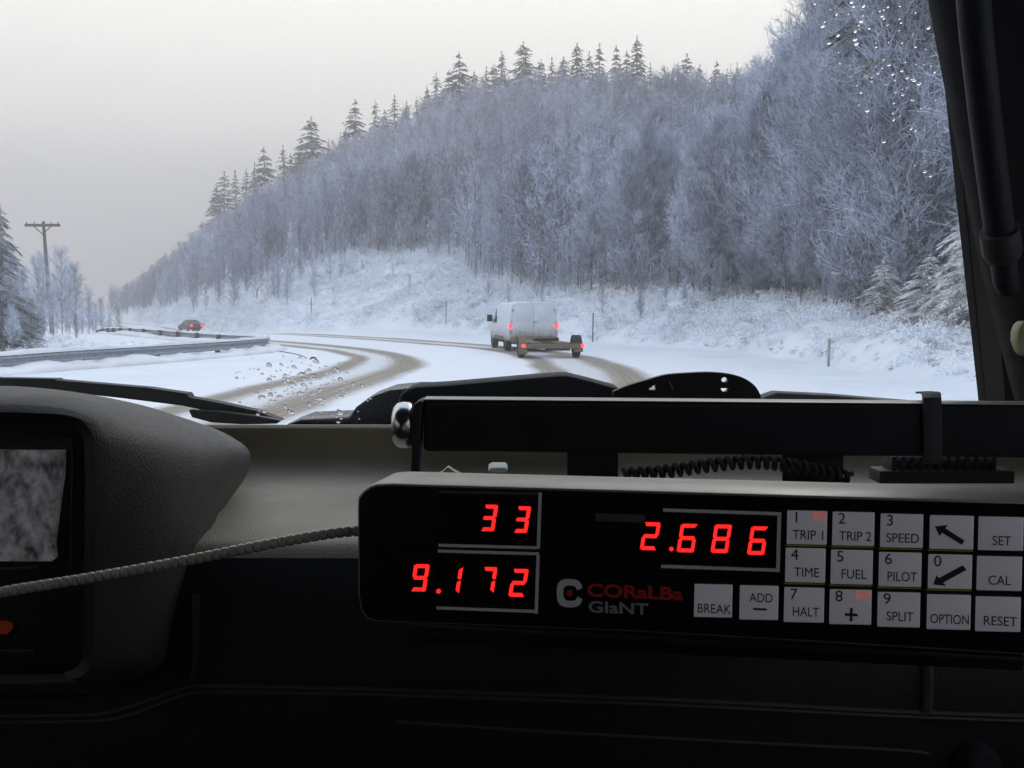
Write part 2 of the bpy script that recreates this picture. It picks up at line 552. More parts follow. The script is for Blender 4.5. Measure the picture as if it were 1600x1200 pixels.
def road_mat():
    m, t, b = mat_new("snowy_road")
    uv = t.nodes.new("ShaderNodeUVMap")
    sp = t.nodes.new("ShaderNodeSeparateXYZ")
    t.links.new(uv.outputs[0], sp.inputs[0])
    g = t.nodes.new("ShaderNodeNewGeometry")
    wob = noise(t, 0.25, 3, 0.5, vec=g.outputs["Position"])
    # streaks that run along the lanes: noise stretched along v
    mp = t.nodes.new("ShaderNodeMapping"); mp.inputs["Scale"].default_value = (17, 0.09, 1)
    t.links.new(uv.outputs[0], mp.inputs[0])
    st = noise(t, 1.0, 6, 0.62, vec=mp.outputs[0])
    fine = noise(t, 5.0, 6, 0.65, vec=g.outputs["Position"])

    def math_(op, a, bb, c=None):
        n = t.nodes.new("ShaderNodeMath"); n.operation = op
        for i, q in enumerate((a, bb, c)):
            if q is None: continue
            if isinstance(q, (int, float)): n.inputs[i].default_value = q
            else: t.links.new(q, n.inputs[i])
        return n.outputs[0]
    u = math_('ADD', sp.outputs[0], math_('MULTIPLY', math_('SUBTRACT', wob.outputs["Fac"], 0.5), 0.5))
    tot = None
    # u in metres from the lane's centre line; 0 for left lane, 100 offset for right
    for cen, wid, amp in ((-0.95, 0.62, 0.95), (0.95, 0.78, 1.05), (99.0, 0.60, 1.0), (101.0, 0.72, 1.05)):
        d = math_('ABSOLUTE', math_('SUBTRACT', u, cen), 0)
        d = math_('DIVIDE', d, wid)
        k = math_('MULTIPLY', math_('SUBTRACT', 1.0, math_('SMOOTH_MIN', d, 1.0, 0.35)), amp)
        tot = k if tot is None else math_('MAXIMUM', tot, k)
    # a thin veil of dirt between the two wheel tracks of a lane
    for cen, wid, amp in ((0.0, 1.9, 0.26), (100.0, 1.9, 0.32)):
        d = math_('DIVIDE', math_('ABSOLUTE', math_('SUBTRACT', u, cen), 0), wid)
        k = math_('MULTIPLY', math_('MAXIMUM', math_('SUBTRACT', 1.0, d), 0.0), amp)
        tot = math_('ADD', tot, k)
    var = math_('ADD', math_('MULTIPLY', st.outputs["Fac"], 2.0), 0.0)
    tot = math_('MULTIPLY', tot, var)
    tot = math_('ADD', tot, math_('MULTIPLY', math_('SUBTRACT', fine.outputs["Fac"], 0.5), 0.7))
    mask = ramp2(t, tot, 0.10, (0, 0, 0), 0.75, (1, 1, 1))
    snowr = ramp2(t, fine.outputs["Fac"], 0.3, (0.72, 0.75, 0.81), 0.65, (0.80, 0.835, 0.89))
    dirt = ramp2(t, st.outputs["Fac"], 0.3, (0.13, 0.11, 0.09), 0.7, (0.36, 0.31, 0.25))
    mx = t.nodes.new("ShaderNodeMix"); mx.data_type = 'RGBA'
    t.links.new(mask.outputs[0], mx.inputs[0]); t.links.new(snowr.outputs[0], mx.inputs[6]); t.links.new(dirt.outputs[0], mx.inputs[7])
    t.links.new(mx.outputs[2], b.inputs["Base Color"])
    b.inputs["Roughness"].default_value = 0.7
    bp = t.nodes.new("ShaderNodeBump"); bp.inputs["Strength"].default_value = 0.6; bp.inputs["Distance"].default_value = 0.03
    hh = math_('SUBTRACT', fine.outputs["Fac"], mask.outputs[0])
    t.links.new(hh, bp.inputs["Height"]); t.links.new(bp.outputs[0], b.inputs["Normal"])
    return m


def build_road():
    L = [Vector((a, b, 0)) for a, b in LANE_L]; Rr = [Vector((a, b, 0)) for a, b in LANE_R]
    n = 10
    Lp, Rp = catmull(L, n), catmull(Rr, n)
    ul = [-3.2, -2.6, -2, -1.4, -0.9, -0.4, 0.1, 0.6, 1.1, 1.6, 2.2]
    ur = [-2.2, -1.6, -1.1, -0.6, -0.1, 0.4, 0.9, 1.5, 2.2, 3.0, 4.0, 5.0]
    vs, uvs = [], []
    dist = 0
    m = len(ul) + len(ur)
    for i in range(len(Lp)):
        a, b = Lp[i], Rp[i]
        nl = b - a; gap = nl.length; nl.normalize()
        if i: dist += ((a + b) / 2 - (Lp[i - 1] + Rp[i - 1]) / 2).length
        sc = 1.0
        lim = gap / 2 - 0.05
        for q in ul:
            p = a + nl * min(q, lim)
            vs.append((p.x, p.y, 0.016 + float(dip(p.x, p.y)))); uvs.append((q, dist))
        for q in ur:
            p = b + nl * max(q, -lim)
            vs.append((p.x, p.y, 0.016 + float(dip(p.x, p.y)))); uvs.append((100 + q, dist))
    # the pair of vertices where the two lanes meet shares its place; u jumps there between clean snow and clean snow
    fs = []
    for i in range(len(Lp) - 1):
        for k in range(m - 1):
            fs.append((i * m + k, i * m + k + 1, (i + 1) * m + k + 1, (i + 1) * m + k))
    me = bpy.data.meshes.new("road")
    me.from_pydata(vs, [], fs)
    # the middle strip: keep u on clean snow
    lay = me.uv_layers.new(name="UVMap")
    for p in me.polygons:
        k = p.index % (m - 1)
        for li in p.loop_indices:
            vi = me.loops[li].vertex_index
            uu, vv = uvs[vi]
            if k == len(ul) - 1:
                uu = 30 + (uu > 50) * 1.0
            lay.data[li].uv = (uu, vv)
        p.use_smooth = True
    me.materials.append(road_mat())
    o = bpy.data.objects.new("road", me); COL.objects.link(o)
    tag(o, "snow covered road with brown tyre tracks curving left", None, None, "structure")


build_road()


# ------------------------------------------------------------------ tree meshes
def ribbons(starts, dirs, lens, wid, rg, tip=0.25):
    """thin tapered blades: 4 vertices each"""
    n = len(starts)
    rnd = rg.normal(size=(n, 3))
    side = np.cross(dirs, rnd); side /= np.linalg.norm(side, axis=1, keepdims=True) + 1e-9
    w = wid[:, None] if hasattr(wid, '__len__') else wid
    e = starts + dirs * lens[:, None]
    V = np.stack([starts - side * w / 2, starts + side * w / 2, e + side * w / 2 * tip, e - side * w / 2 * tip], 1).reshape(-1, 3)
    return V


def quads(n, off=0):
    return np.arange(n * 4).reshape(-1, 4) + off


def norm(a):
    return a / (np.linalg.norm(a, axis=-1, keepdims=True) + 1e-9)


def tube_np(pts, rad, n=5):
    mb = MB(); mb.tube(pts, rad, n, cap=False)
    return np.array(mb.v), np.array(mb.f)


def bare_tree(seed, h, nb, ntw, nsub, w, spread=0.24, low=0.22):
    """returns (trunk V,F), (crown V,F): trunk with limbs; crown of fine frosted twigs"""
    rg = np.random.default_rng(seed)
    k = 7
    tz = np.linspace(0, h, k)
    wander = np.cumsum(rg.normal(0, 0.022 * h / 2, (k, 2)), 0) * 0.35
    wander[0] = 0
    tp = np.column_stack([wander, tz])
    tV, tF = tube_np(tp, list(np.linspace(0.0072 * h, 0.0012 * h, k)), 5)
    TV, TF = [tV], [tF]; off = len(tV)
    S, D, Ln, W = [], [], [], []
    for b in range(nb):
        f = low + (0.97 - low) * ((b + rg.random()) / nb) ** 0.85
        z = f * h
        base = np.array([np.interp(z, tz, tp[:, 0]), np.interp(z, tz, tp[:, 1]), z])
        az = rg.random() * 2 * PI
        prof = (1.08 - f) ** 0.7 * (0.7 + 0.3 * min(1, (f - low + 0.05) / 0.2))
        ln = h * spread * prof * rg.uniform(0.7, 1.35) + 0.25
        el = R(rg.uniform(30, 62))
        d = np.array([math.cos(az) * math.cos(el), math.sin(az) * math.cos(el), math.sin(el)])
        m = 4
        pts = [base]
        for j in range(m):
            d = norm(d + np.array([0, 0, 0.13]) + rg.normal(0, 0.10, 3))
            pts.append(pts[-1] + d * ln / m)
        pts = np.array(pts)
        rad = list(np.linspace(0.0032 * h * prof + 0.006, 0.004, m + 1))
        bV, bF = tube_np(pts, rad, 3)
        TV.append(bV); TF.append(bF + off); off += len(bV)
        n = max(4, int(ntw * (ln / (h * spread)) + 2))
        u = rg.uniform(0.12, 1.0, n) * m
        i = np.minimum(u.astype(int), m - 1); fr = (u - i)[:, None]
        st = pts[i] * (1 - fr) + pts[i + 1] * fr
        bd = norm(pts[i + 1] - pts[i])
        tdir = norm(bd * 0.8 + rg.normal(0, 0.62, (n, 3)) + np.array([0, 0, 0.30]))
        tl = rg.uniform(0.35, 1.0, n) * 0.075 * h
        S.append(st); D.append(tdir); Ln.append(tl); W.append(np.full(n, w))
        for q in range(nsub):
            s2 = st + tdir * (tl * rg.uniform(0.2, 0.95, n))[:, None]
            d2 = norm(tdir * 0.9 + rg.normal(0, 0.6, (n, 3)) + np.array([0, 0, 0.15]))
            S.append(s2); D.append(d2); Ln.append(tl * rg.uniform(0.3, 0.7, n)); W.append(np.full(n, w * 0.75))
    S = np.concatenate(S); D = np.concatenate(D); Ln = np.concatenate(Ln); W = np.concatenate(W)
    CV = ribbons(S, D, Ln, W, rg)
    return (np.concatenate(TV), np.concatenate(TF)), (CV, quads(len(S)))


def fir_tree(seed, h, rad, whorls, perw, nbl, w, droop=0.25, bare=0.12, ragged=0.35):
    rg = np.random.default_rng(seed)
    tV, tF = tube_np([(0, 0, 0), (0.02 * h * rg.normal(0, .3), 0, h * 0.5), (0, 0, h)], [0.016 * h, 0.010 * h, 0.002 * h], 6)
    S, D, Ln, W = [], [], [], []
    for k in range(whorls):
        f = bare + (0.985 - bare) * (k + rg.uniform(-.3, .3)) / whorls
        f = min(max(f, bare), 0.985)
        rr0 = (rad * (1 - f) ** 0.8 + 0.02 * rad) * rg.uniform(0.72, 1.12)
        for b in range(perw):
            if rg.random() < ragged * 0.45: continue
            az = 2 * PI * (b + rg.random()) / perw + k * 1.3
            ln = rr0 * rg.uniform(1 - ragged, 1.12)
            z = f * h + rg.normal(0, 0.012 * h)
            n = max(5, int(nbl * (ln / rad) + 4))
            u = rg.uniform(0.08, 1.0, n)
            up = 0.10
            x = u * ln
            zz = z + ln * (up * u - droop * 1.6 * u ** 2) + 0.0
            st = np.column_stack([np.cos(az) * x, np.sin(az) * x, zz])
            side = np.array([-math.sin(az), math.cos(az), 0])
            sg = rg.choice([-1, 1], n)
            out = np.array([math.cos(az), math.sin(az), -droop])
            d = norm(out * rg.uniform(0.3, 1.1, n)[:, None] + side * (sg * rg.uniform(0.2, 1.0, n))[:, None] + np.column_stack([np.zeros(n), np.zeros(n), -rg.uniform(0.0, 0.55, n)]))
            bl = rg.uniform(0.5, 1.0, n) * ln * 0.34 * (1.15 - u * 0.6) + 0.02 * h * rg.random(n)
            S.append(st); D.append(d); Ln.append(bl); W.append(np.full(n, w) * rg.uniform(0.6, 1.3, n))
    # leader shoot
    n = 8
    S.append(np.column_stack([np.zeros(n), np.zeros(n), h * rg.uniform(0.94, 0.99, n)])); D.append(norm(np.column_stack([rg.normal(0, .35, n), rg.normal(0, .35, n), np.ones(n)])))
    Ln.append(np.full(n, 0.03 * h)); W.append(np.full(n, w * 0.7))
    S = np.concatenate(S); D = np.concatenate(D); Ln = np.concatenate(Ln); W = np.concatenate(W)
    return (tV, tF), (ribbons(S, D, Ln, W, rg, tip=0.3), quads(len(S)))


def two_meshes(nm, tr, crn, mt, mc):
    return mesh_np(nm + "_trunk", tr[0], tr[1], mt), mesh_np(nm + "_crown", crn[0], crn[1], mc)


def place(name, meshes, x, y, z, s, rz, label, cat, group=None, tilt=0.0):
    o = bpy.data.objects.new(name, None); COL.objects.link(o)
    o.location = (x, y, z); o.rotation_euler = (tilt, tilt * 0.5, rz); o.scale = (s, s, s)
    o.empty_display_size = 0.3
    for nm, me in zip(("trunk", "crown"), meshes):
        c = bpy.data.objects.new(nm, me); COL.objects.link(c); c.parent = o
    return tag(o, label, cat, group)


# candidates for the wood on the hillside
def wood_spots(n):
    out = []
    pxs = rng.uniform(175, 1900, n * 12)
    fr = rng.random(n * 12)
    ft, tr, pt, rd, pr = rows(pxs)
    Y = tr + (rd * 1.04 - tr) * fr
    wgt = Y * (rd * 1.04 - tr)
    # thinner where the open snowy slope reaches up at px 420-700
    acc = rng.random(n * 12) < wgt / wgt.max()
    pxs, Y, fr = pxs[acc][:n], Y[acc][:n], fr[acc][:n]
    X = (pxs - 800) / 1600 * Y
    return pxs, X, Y, fr


NW = 1750
wpx, wx, wy, wf = wood_spots(NW)
# extra trees that line the lower edge of the wood
en = 190
epx = rng.uniform(210, 1700, en)
et = rows(epx)
ey = et[1] + rng.uniform(-1.2, 6.0, en)
ex = (epx - 800) / 1600 * ey
wpx = np.concatenate([wpx, epx]); wx = np.concatenate([wx, ex]); wy = np.concatenate([wy, ey])
wh = np.interp(wpx, [150, 300, 430, 700, 1100, 1230, 1290, 1350, 1800], [5.5, 7.0, 7.6, 8.4, 9.0, 11, 13.5, 15, 16]) * rng.uniform(0.72, 1.15, len(wpx))
wz = gz(wx, wy) - 0.1
# thicket of saplings at the foot of the wood
sn_ = 330
spx = rng.uniform(205, 1720, sn_); st_ = rows(spx); sy_ = st_[1] + rng.uniform(-2.6, 7.0, sn_); sx_ = (spx - 800) / 1600 * sy_
wpx = np.concatenate([wpx, spx]); wx = np.concatenate([wx, sx_]); wy = np.concatenate([wy, sy_]); wh = np.concatenate([wh, rng.uniform(2.0, 5.2, sn_)])
bn = 60
bpx = np.concatenate([rng.uniform(300, 540, 40), rng.uniform(540, 1650, 20)]); bt = rows(bpx); by_ = bt[0] + (bt[1] - bt[0]) * rng.uniform(0.35, 0.95, bn); bx_ = (bpx - 800) / 1600 * by_
wpx = np.concatenate([wpx, bpx]); wx = np.concatenate([wx, bx_]); wy = np.concatenate([wy, by_]); wh = np.concatenate([wh, np.where(bpx < 540, rng.uniform(2.0, 5.0, bn), rng.uniform(1.0, 2.4, bn))])
clear = ~((wpx > 1335) & (wpx < 1600) & (wy < 40))       # room for the snowy firs at the right
wpx, wx, wy, wh = wpx[clear], wx[clear], wy[clear], wh[clear]
wz = gz(wx, wy) - 0.1
order = np.argsort(wy - wh * 1.5)
near, far = order[:300], order[300:]

hi = []
for s in range(6):
    a, b = bare_tree(100 + s, 10.0, 84, 26, 4, 0.024, spread=0.23 if s % 2 else 0.29, low=0.05 if s < 4 else 0.14)
    hi.append(two_meshes("bare_tree", a, b, M['bark'], M['twignear']))
for j, i in enumerate(near):
    place("bare_tree", hi[int(rng.integers(6))], wx[i], wy[i], wz[i], wh[i] / 10, rng.random() * 6.28,
          "bare frosted grey tree at the lower edge of the hillside wood", "tree", "bare frosted trees along the lower edge of the hillside wood", tilt=rng.normal(0, 0.03))

lo = []
for s in range(4):
    a, b = bare_tree(300 + s, 9.0, 36, 15, 1, 0.070, spread=0.28, low=0.05)
    q = a[1]
    lo.append((np.concatenate([a[0], b[0]]), np.concatenate([q, b[1] + len(a[0])]), len(a[1])))
VV, FF, MI, off = [], [], [], 0
for i in far:
    V0, F0, nt_ = lo[int(rng.integers(4))]
    a = rng.random() * 6.28; s = wh[i] / 9
    c, sn = math.cos(a) * s, math.sin(a) * s
    V1 = np.column_stack([V0[:, 0] * c - V0[:, 1] * sn + wx[i], V0[:, 0] * sn + V0[:, 1] * c + wy[i], V0[:, 2] * s + wz[i]])
    VV.append(V1); FF.append(F0 + off); off += len(V1)
    mi = np.ones(len(F0), np.int32); mi[:nt_] = 0; MI.append(mi)
me = mesh_np("frosted_woods", np.concatenate(VV), np.concatenate(FF), M['bark'])
me.materials.append(M['twig'])
me.polygons.foreach_set("material_index", np.concatenate(MI))
o = bpy.data.objects.new("frosted_woods", me); COL.objects.link(o)
tag(o, "mass of frosted bare trees covering the hillside behind the snowy bank", "woods", None, "stuff")

# ------------------------------------------------------------------ firs
firs = []
for s in range(5):
    a, b = fir_tree(500 + s, 10.0, [3.3, 2.8, 3.6, 2.6, 3.1][s], [17, 18, 18, 16, 19][s], [10, 9, 11, 8, 10][s], 38, 0.15, ragged=[.45, .6, .4, .6, .5][s])
    firs.append(two_meshes("fir_tree", a, b, M['bark'], M['fir']))
ORD = ["first", "second", "third", "fourth", "fifth", "sixth", "seventh", "eighth", "ninth", "tenth", "eleventh", "twelfth", "thirteenth", "fourteenth",
       "fifteenth", "sixteenth", "seventeenth", "eighteenth", "nineteenth", "twentieth", "twenty-first", "twenty-second", "twenty-third", "twenty-fourth", "twenty-fifth", "twenty-sixth", "twenty-seventh", "twenty-eighth"]
RIDGE = [  # px, top py, foot py, mesh, width factor
    (352, 268, 350, 1, 1), (386, 262, 340, 3, .8), (414, 230, 330, 0, 1), (444, 226, 325, 3, .8), (488, 182, 300, 2, 1.0), (514, 218, 290, 3, .6),
    (533, 206, 280, 3, .6), (556, 155, 275, 0, .85), (587, 156, 265, 1, .7), (617, 148, 255, 3, .9), (652, 150, 245, 3, .7), (682, 114, 235, 1, .8),
    (718, 82, 225, 0, 1.0), (760, 104, 215, 3, .8), (784, 80, 215, 1, .9), (818, 64, 212, 2, .9), (862, 90, 205, 3, .9), (901, 66, 205, 4, .85), (936, 68, 205, 1, .8),
    (962, 72, 205, 0, .7), (994, 56, 205, 4, .75), (1042, 106, 210, 3, .7), (1072, 84, 208, 1, 1.0), (1118, 96, 212, 0, .8), (1150, 98, 214, 3, .7), (1196, 104, 215, 3, .8)]
for px, pt_ in ((340, 288), (370, 266), (400, 254), (456, 240), (472, 216), (541, 200), (602, 172), (636, 158), (668, 134), (702, 110), (741, 112), (772, 100), (845, 92), (880, 88), (920, 80),
                (978, 80), (1015, 98), (1058, 98), (1092, 100), (1134, 108), (1172, 112)):
    RIDGE.append((px, pt_, pt_ + 130, int(rng.integers(5)), float(rng.uniform(.7, 1.0))))
RIDGE.sort()
TENS = {20: "twenty", 30: "thirty", 40: "forty"}
def ordinal(k):
    if k < 20: return ORD[k]
    n = k + 1; t, u = n // 10 * 10, n % 10
    return TENS[t][:-1] + "ieth" if u == 0 else TENS[t] + "-" + ORD[u - 1]
for k, (px, pt_, pb, mi, wf_) in enumerate(RIDGE):
    rd = float(np.interp(px, T[:, 0], T[:, 4])) * 0.985
    b = P(px, pb, rd); x = b.x
    z0 = gz1(x, rd) - 0.2
    h = P(px, pt_, rd).z - z0
    lab = f"dark fir on the ridge skyline, {ordinal(k)} from the left"
    if px == 488: lab = "broad dark fir rising highest on the left slope of the ridge skyline"
    o = place("fir_tree", firs[mi], x, rd, z0, h / 10, rng.random() * 6.28, lab, "tree", "firs along the ridge skyline")
    o.scale = (h / 10 * wf_ * 1.3, h / 10 * wf_ * 1.3, h / 10)

# frosted firs near the road
ff = []
for s in range(3):
    a, b = fir_tree(600 + s, 10.0, [3.0, 2.6, 3.2][s], 26, 11, 90, 0.055, droop=0.40, bare=0.03, ragged=0.3)
    ff.append(two_meshes("frosted_fir", a, b, M['bark'], M['firfrost']))


def fir_at(name, me, px, Y, py_top, label, group=None, wf=1.0, sink=0.2):
    x = (px - 800) / 1600 * Y
    z0 = gz1(x, Y) - sink
    h = max(zat(py_top, Y) - z0, 0.6)
    o = place(name, me, x, Y, z0, h / 10, rng.random() * 6.28, label, "tree", group)
    o.scale = (h / 10 * wf, h / 10 * wf, h / 10)
    return o


fir_at("frosted_fir", ff[0], 1522, 31, 250, "snow laden drooping fir beside the right windscreen pillar", wf=1.2)
fir_at("frosted_fir", ff[1], 1380, 39, 398, "small snow laden fir on the bank left of the drooping fir", wf=1.9)
fir_at("frosted_fir", ff[2], 1450, 33, 396, "lowest broad snowy fir at the top of the right bank", wf=2.2)
_a, _b = fir_tree(777, 10.0, 2.3, 20, 10, 80, 0.05, droop=0.35, bare=0.46, ragged=0.45)
M['farfir'] = twig_mat("snowy_fir_needles", (0.05, 0.06, 0.055), (0.55, 0.57, 0.58), 0.7, 0.38, 0.66)
tall = two_meshes("tall_fir", _a, _b, M['bark'], M['farfir'])
fir_at("fir_tree", tall, 1392, 42, -460, "tall dark fir whose boughs hang in at the top right corner", wf=1.0)
_a, _b = fir_tree(778, 10.0, 3.0, 24, 11, 85, 0.055, droop=0.38, bare=0.03, ragged=0.4)
M['edgefir'] = twig_mat("dark_snowy_fir_needles", (0.05, 0.065, 0.068), (0.42, 0.46, 0.50), 0.8, 0.36, 0.66)
edge = two_meshes("edge_fir", _a, _b, M['bark'], M['edgefir'])
fir_at("fir_tree", edge, -42, 50, 235, "dark snowy fir at the far left edge above the guard rail", wf=1.35)
fir_at("fir_tree", edge, 8, 62, 318, "slimmer fir just behind the fir at the far left edge", wf=1.0)

# bare trees of the valley on the left
VAL = [(98, 84, 388), (120, 88, 412), (60, 80, 404), (140, 96, 452), (40, 62, 420), (20, 58, 400), (-20, 64, 380), (160, 110, 466), (85, 62, 452), (130, 78, 470), (50, 52, 466), (105, 70, 478),
       (30, 74, 430), (70, 92, 396), (5, 50, 450), (110, 98, 420), (90, 100, 430), (150, 105, 474), (185, 128, 476), (172, 120, 480), (120, 60, 492), (65, 58, 478), (20, 48, 480), (146, 84, 484)]
for k, (px, Y, top) in enumerate(VAL):
    x = (px - 800) / 1600 * Y
    z0 = gz1(x, Y) - 0.2
    h = zat(top, Y) - z0
    place("bare_tree", hi[k % 6], x, Y, z0, h / 10, rng.random() * 6.28, "bare grey tree in the hazy clump behind the left guard rail", "tree", "bare trees around the utility pole")


# ------------------------------------------------------------------ undergrowth (nobody could count it)
def undergrowth():
    n = 13000
    px = rng.uniform(215, 1800, n * 4)
    ft, tr, pt, rd, pr = rows(px)
    u = rng.uniform(0.02, 1.45, n * 4)
    Y = ft + (tr - ft) * u
    acc = rng.random(n * 4) < (Y * (tr - ft)) / (Y * (tr - ft)).max() * (0.35 + 0.65 * (vnoise((px - 800) / 1600 * Y, Y, 0.35, 11) > 0.42))
    px, Y = px[acc][:n], Y[acc][:n]
    X = (px - 800) / 1600 * Y
    # the hollow behind the guard rail
    m = 900
    X2 = rng.uniform(-36, -12, m); Y2 = 30 + rng.uniform(0, 40, m)
    ok = (X2 < -13.5 - np.maximum(0, Y2 - 44) * 0.80) & (X2 / Y2 > -0.55)
    X = np.concatenate([X, X2[ok]]); Y = np.concatenate([Y, Y2[ok]])
    sz = rng.uniform(0.30, 1.0, len(X)) ** 2 * 0.85
    sz *= np.clip(Y / 55, 0.42, 1.0)
    sz[-int(ok.sum()):] *= 0.7
    Z = gz(X, Y) - 0.05
    B = 16
    az = rng.random((len(X), B)) * 2 * PI; el = rng.uniform(0.25, 1.45, (len(X), B))
    D = np.stack([np.cos(az) * np.cos(el), np.sin(az) * np.cos(el), np.sin(el)], -1).reshape(-1, 3)
    S = np.repeat(np.column_stack([X, Y, Z]), B, 0) + rng.normal(0, 0.34, (len(X) * B, 3)) * np.repeat(sz, B)[:, None] * np.array([1, 1, 0.25])
    L = rng.uniform(0.35, 1.0, len(S)) * np.repeat(sz, B)
    S2 = S + D * L[:, None]
    D2 = norm(D + np.array([0, 0, -1.1]) + rng.normal(0, 0.35, D.shape))
    V1 = ribbons(S, D, L, np.full(len(S), 0.028), rng, tip=0.8)
    V2 = ribbons(S2, D2, L * 0.5, np.full(len(S), 0.042), rng, tip=0.5)
    V = np.concatenate([V1, V2])
    me = mesh_np("snowy_undergrowth", V, quads(len(V) // 4), M['brush'])
    o = bpy.data.objects.new("snowy_undergrowth", me); COL.objects.link(o)
    tag(o, "snow covered brush and dead stalks over the roadside bank", "undergrowth", None, "stuff")


undergrowth()

# ------------------------------------------------------------------ utility pole
Yp = 92
xp = (78 - 800) / 1600 * Yp
zg = gz1(xp, Yp)
pole = tag(empty("utility_pole", (xp, Yp, zg)), "wooden utility pole with one crossarm above the left guard rail", "utility pole")
zt_ = zat(346, Yp)
mb = MB(); mb.tube([(xp + 0.25, Yp, zg - 0.3), (xp, Yp, (zg + zt_) / 2), (xp - 0.22, Yp, zt_)], [0.20, 0.17, 0.13], 10)
mb.build("pole", M['postwood'], pole, smooth=True)
mb = MB(); mb.box((xp - 0.22, Yp - 0.2, zt_ - 0.35), (3.1, 0.16, 0.24)); mb.build("crossarm", M['postwood'], pole, bevel=0.01)
for sg in (-1, 1):
    mb = MB(); mb.tube([(xp - 0.22, Yp - 0.2, zt_ - 1.15), (xp - 0.22 + sg * 0.75, Yp - 0.2, zt_ - 0.45)], 0.05, 6); mb.build("brace", M['postwood'], pole)
for dx in (-1.4, -0.7, 0.75, 1.4):
    mb = MB(); mb.tube([(xp - 0.22 + dx, Yp - 0.2, zt_ - 0.24), (xp - 0.22 + dx, Yp - 0.2, zt_ - 0.14), (xp - 0.22 + dx, Yp - 0.2, zt_ + 0.0)], [0.05, 0.075, 0.04], 8)
    mb.build("insulator", M['steel'], pole, smooth=True)


# ------------------------------------------------------------------ guard rails
def guard_rail(path, top, label, spacing=4.0):
    pts = catmull([(a, b, 0) for a, b in path], 8)
    ds = [0]
    for i in range(1, len(pts)): ds.append(ds[-1] + (pts[i] - pts[i - 1]).length)
    root = tag(empty("guard_rail", (pts[0].x, pts[0].y, gz1(pts[0].x, pts[0].y))), label, "guard rail", "guard rails on the outside of the bend")
    # W-shaped beam: profile (out, up)
    prof = [(0.0, 0.0), (0.035, -0.035), (0.035, -0.085), (-0.02, -0.13), (-0.02, -0.18), (0.035, -0.225), (0.035, -0.275), (0, -0.31),
            (-0.012, -0.31), (0.02, -0.272), (0.02, -0.23), (-0.035, -0.185), (-0.035, -0.125), (0.02, -0.08), (0.02, -0.04), (-0.012, 0.0)]
    rings = []
    tops = [top[0] + (top[1] - top[0]) * min(1, d / 12) for d in ds] if hasattr(top, '__len__') else [top] * len(pts)
    top = tops[-1]
    zs = [gz1(p.x, p.y) + q for p, q in zip(pts, tops)]
    for i, p in enumerate(pts):
        t = (pts[min(i + 1, len(pts) - 1)] - pts[max(i - 1, 0)]).normalized()
        nn = Vector((t.y, -t.x, 0))
        rings.append([p + nn * a * 1.4 + Vector((0, 0, zs[i] + b)) for a, b in prof])
    mb = MB(); mb.loft(rings); mb.build("beam", M['steel'], root)
    # snow lying along the top of the beam
    rings = []
    for i, p in enumerate(pts):
        t = (pts[min(i + 1, len(pts) - 1)] - pts[max(i - 1, 0)]).normalized()
        nn = Vector((t.y, -t.x, 0))
        hgt = 0.06 + 0.09 * random.random()
        rings.append([p + nn * a + Vector((0, 0, zs[i] + b)) for a, b in ((-0.07, 0.004), (0.07, 0.004), (0.05, hgt * 0.8), (0, hgt), (-0.05, hgt * 0.8))])
    mb = MB(); mb.loft(rings); mb.build("snow_cap", M['snowcap'], root, smooth=True)
    # ploughed snow heaped against the foot of the rail
    rings = []
    for i, p in enumerate(pts):
        t = (pts[min(i + 1, len(pts) - 1)] - pts[max(i - 1, 0)]).normalized()
        nn = Vector((t.y, -t.x, 0)); z0 = gz1(p.x, p.y)
        hg = 0.10 + 0.20 * random.random()
        rings.append([p + nn * a + Vector((0, 0, z0 + b)) for a, b in ((-1.1, -0.1), (1.0, -0.1), (0.55, hg * 0.7), (0.1, hg), (-0.45, hg * 0.75))])
    mb = MB(); mb.loft(rings); mb.build("snow_drift", M['snowcap'], root, smooth=True, angle=180)
    d = 0.3
    while d < ds[-1]:
        i = max(k for k in range(len(ds)) if ds[k] <= d); i = min(i, len(pts) - 2)
        f = (d - ds[i]) / max(ds[i + 1] - ds[i], 1e-6)
        p = pts[i].lerp(pts[i + 1], f); t = (pts[i + 1] - pts[i]).normalized(); nn = Vector((t.y, -t.x, 0))
        z = gz1(p.x, p.y)
        q = p - nn * 0.16
        mb = MB(); mb.box((q.x, q.y, z + (top + 0.05 - 0.3) / 2), (0.16, 0.18, top + 0.35)); mb.build("post", M['postwood'], root, bevel=0.01)
        d += spacing
    return root


guard_rail([(-19, 20), (-16.4, 24), (-14, 28.5), (-12.3, 33), (-11.0, 38), (-10.3, 42.0), (-10.25, 43.2)], 0.50, "near length of guard rail with wooden posts, left of the snowy lay-by")
guard_rail([(-10.4, 43.6), (-11.2, 45.6), (-13.4, 49.2), (-19.2, 58.5), (-25.8, 69), (-32.5, 82), (-39.5, 98), (-46, 114)], (0.50, 0.40), "far length of guard rail running along the road towards the dark car")

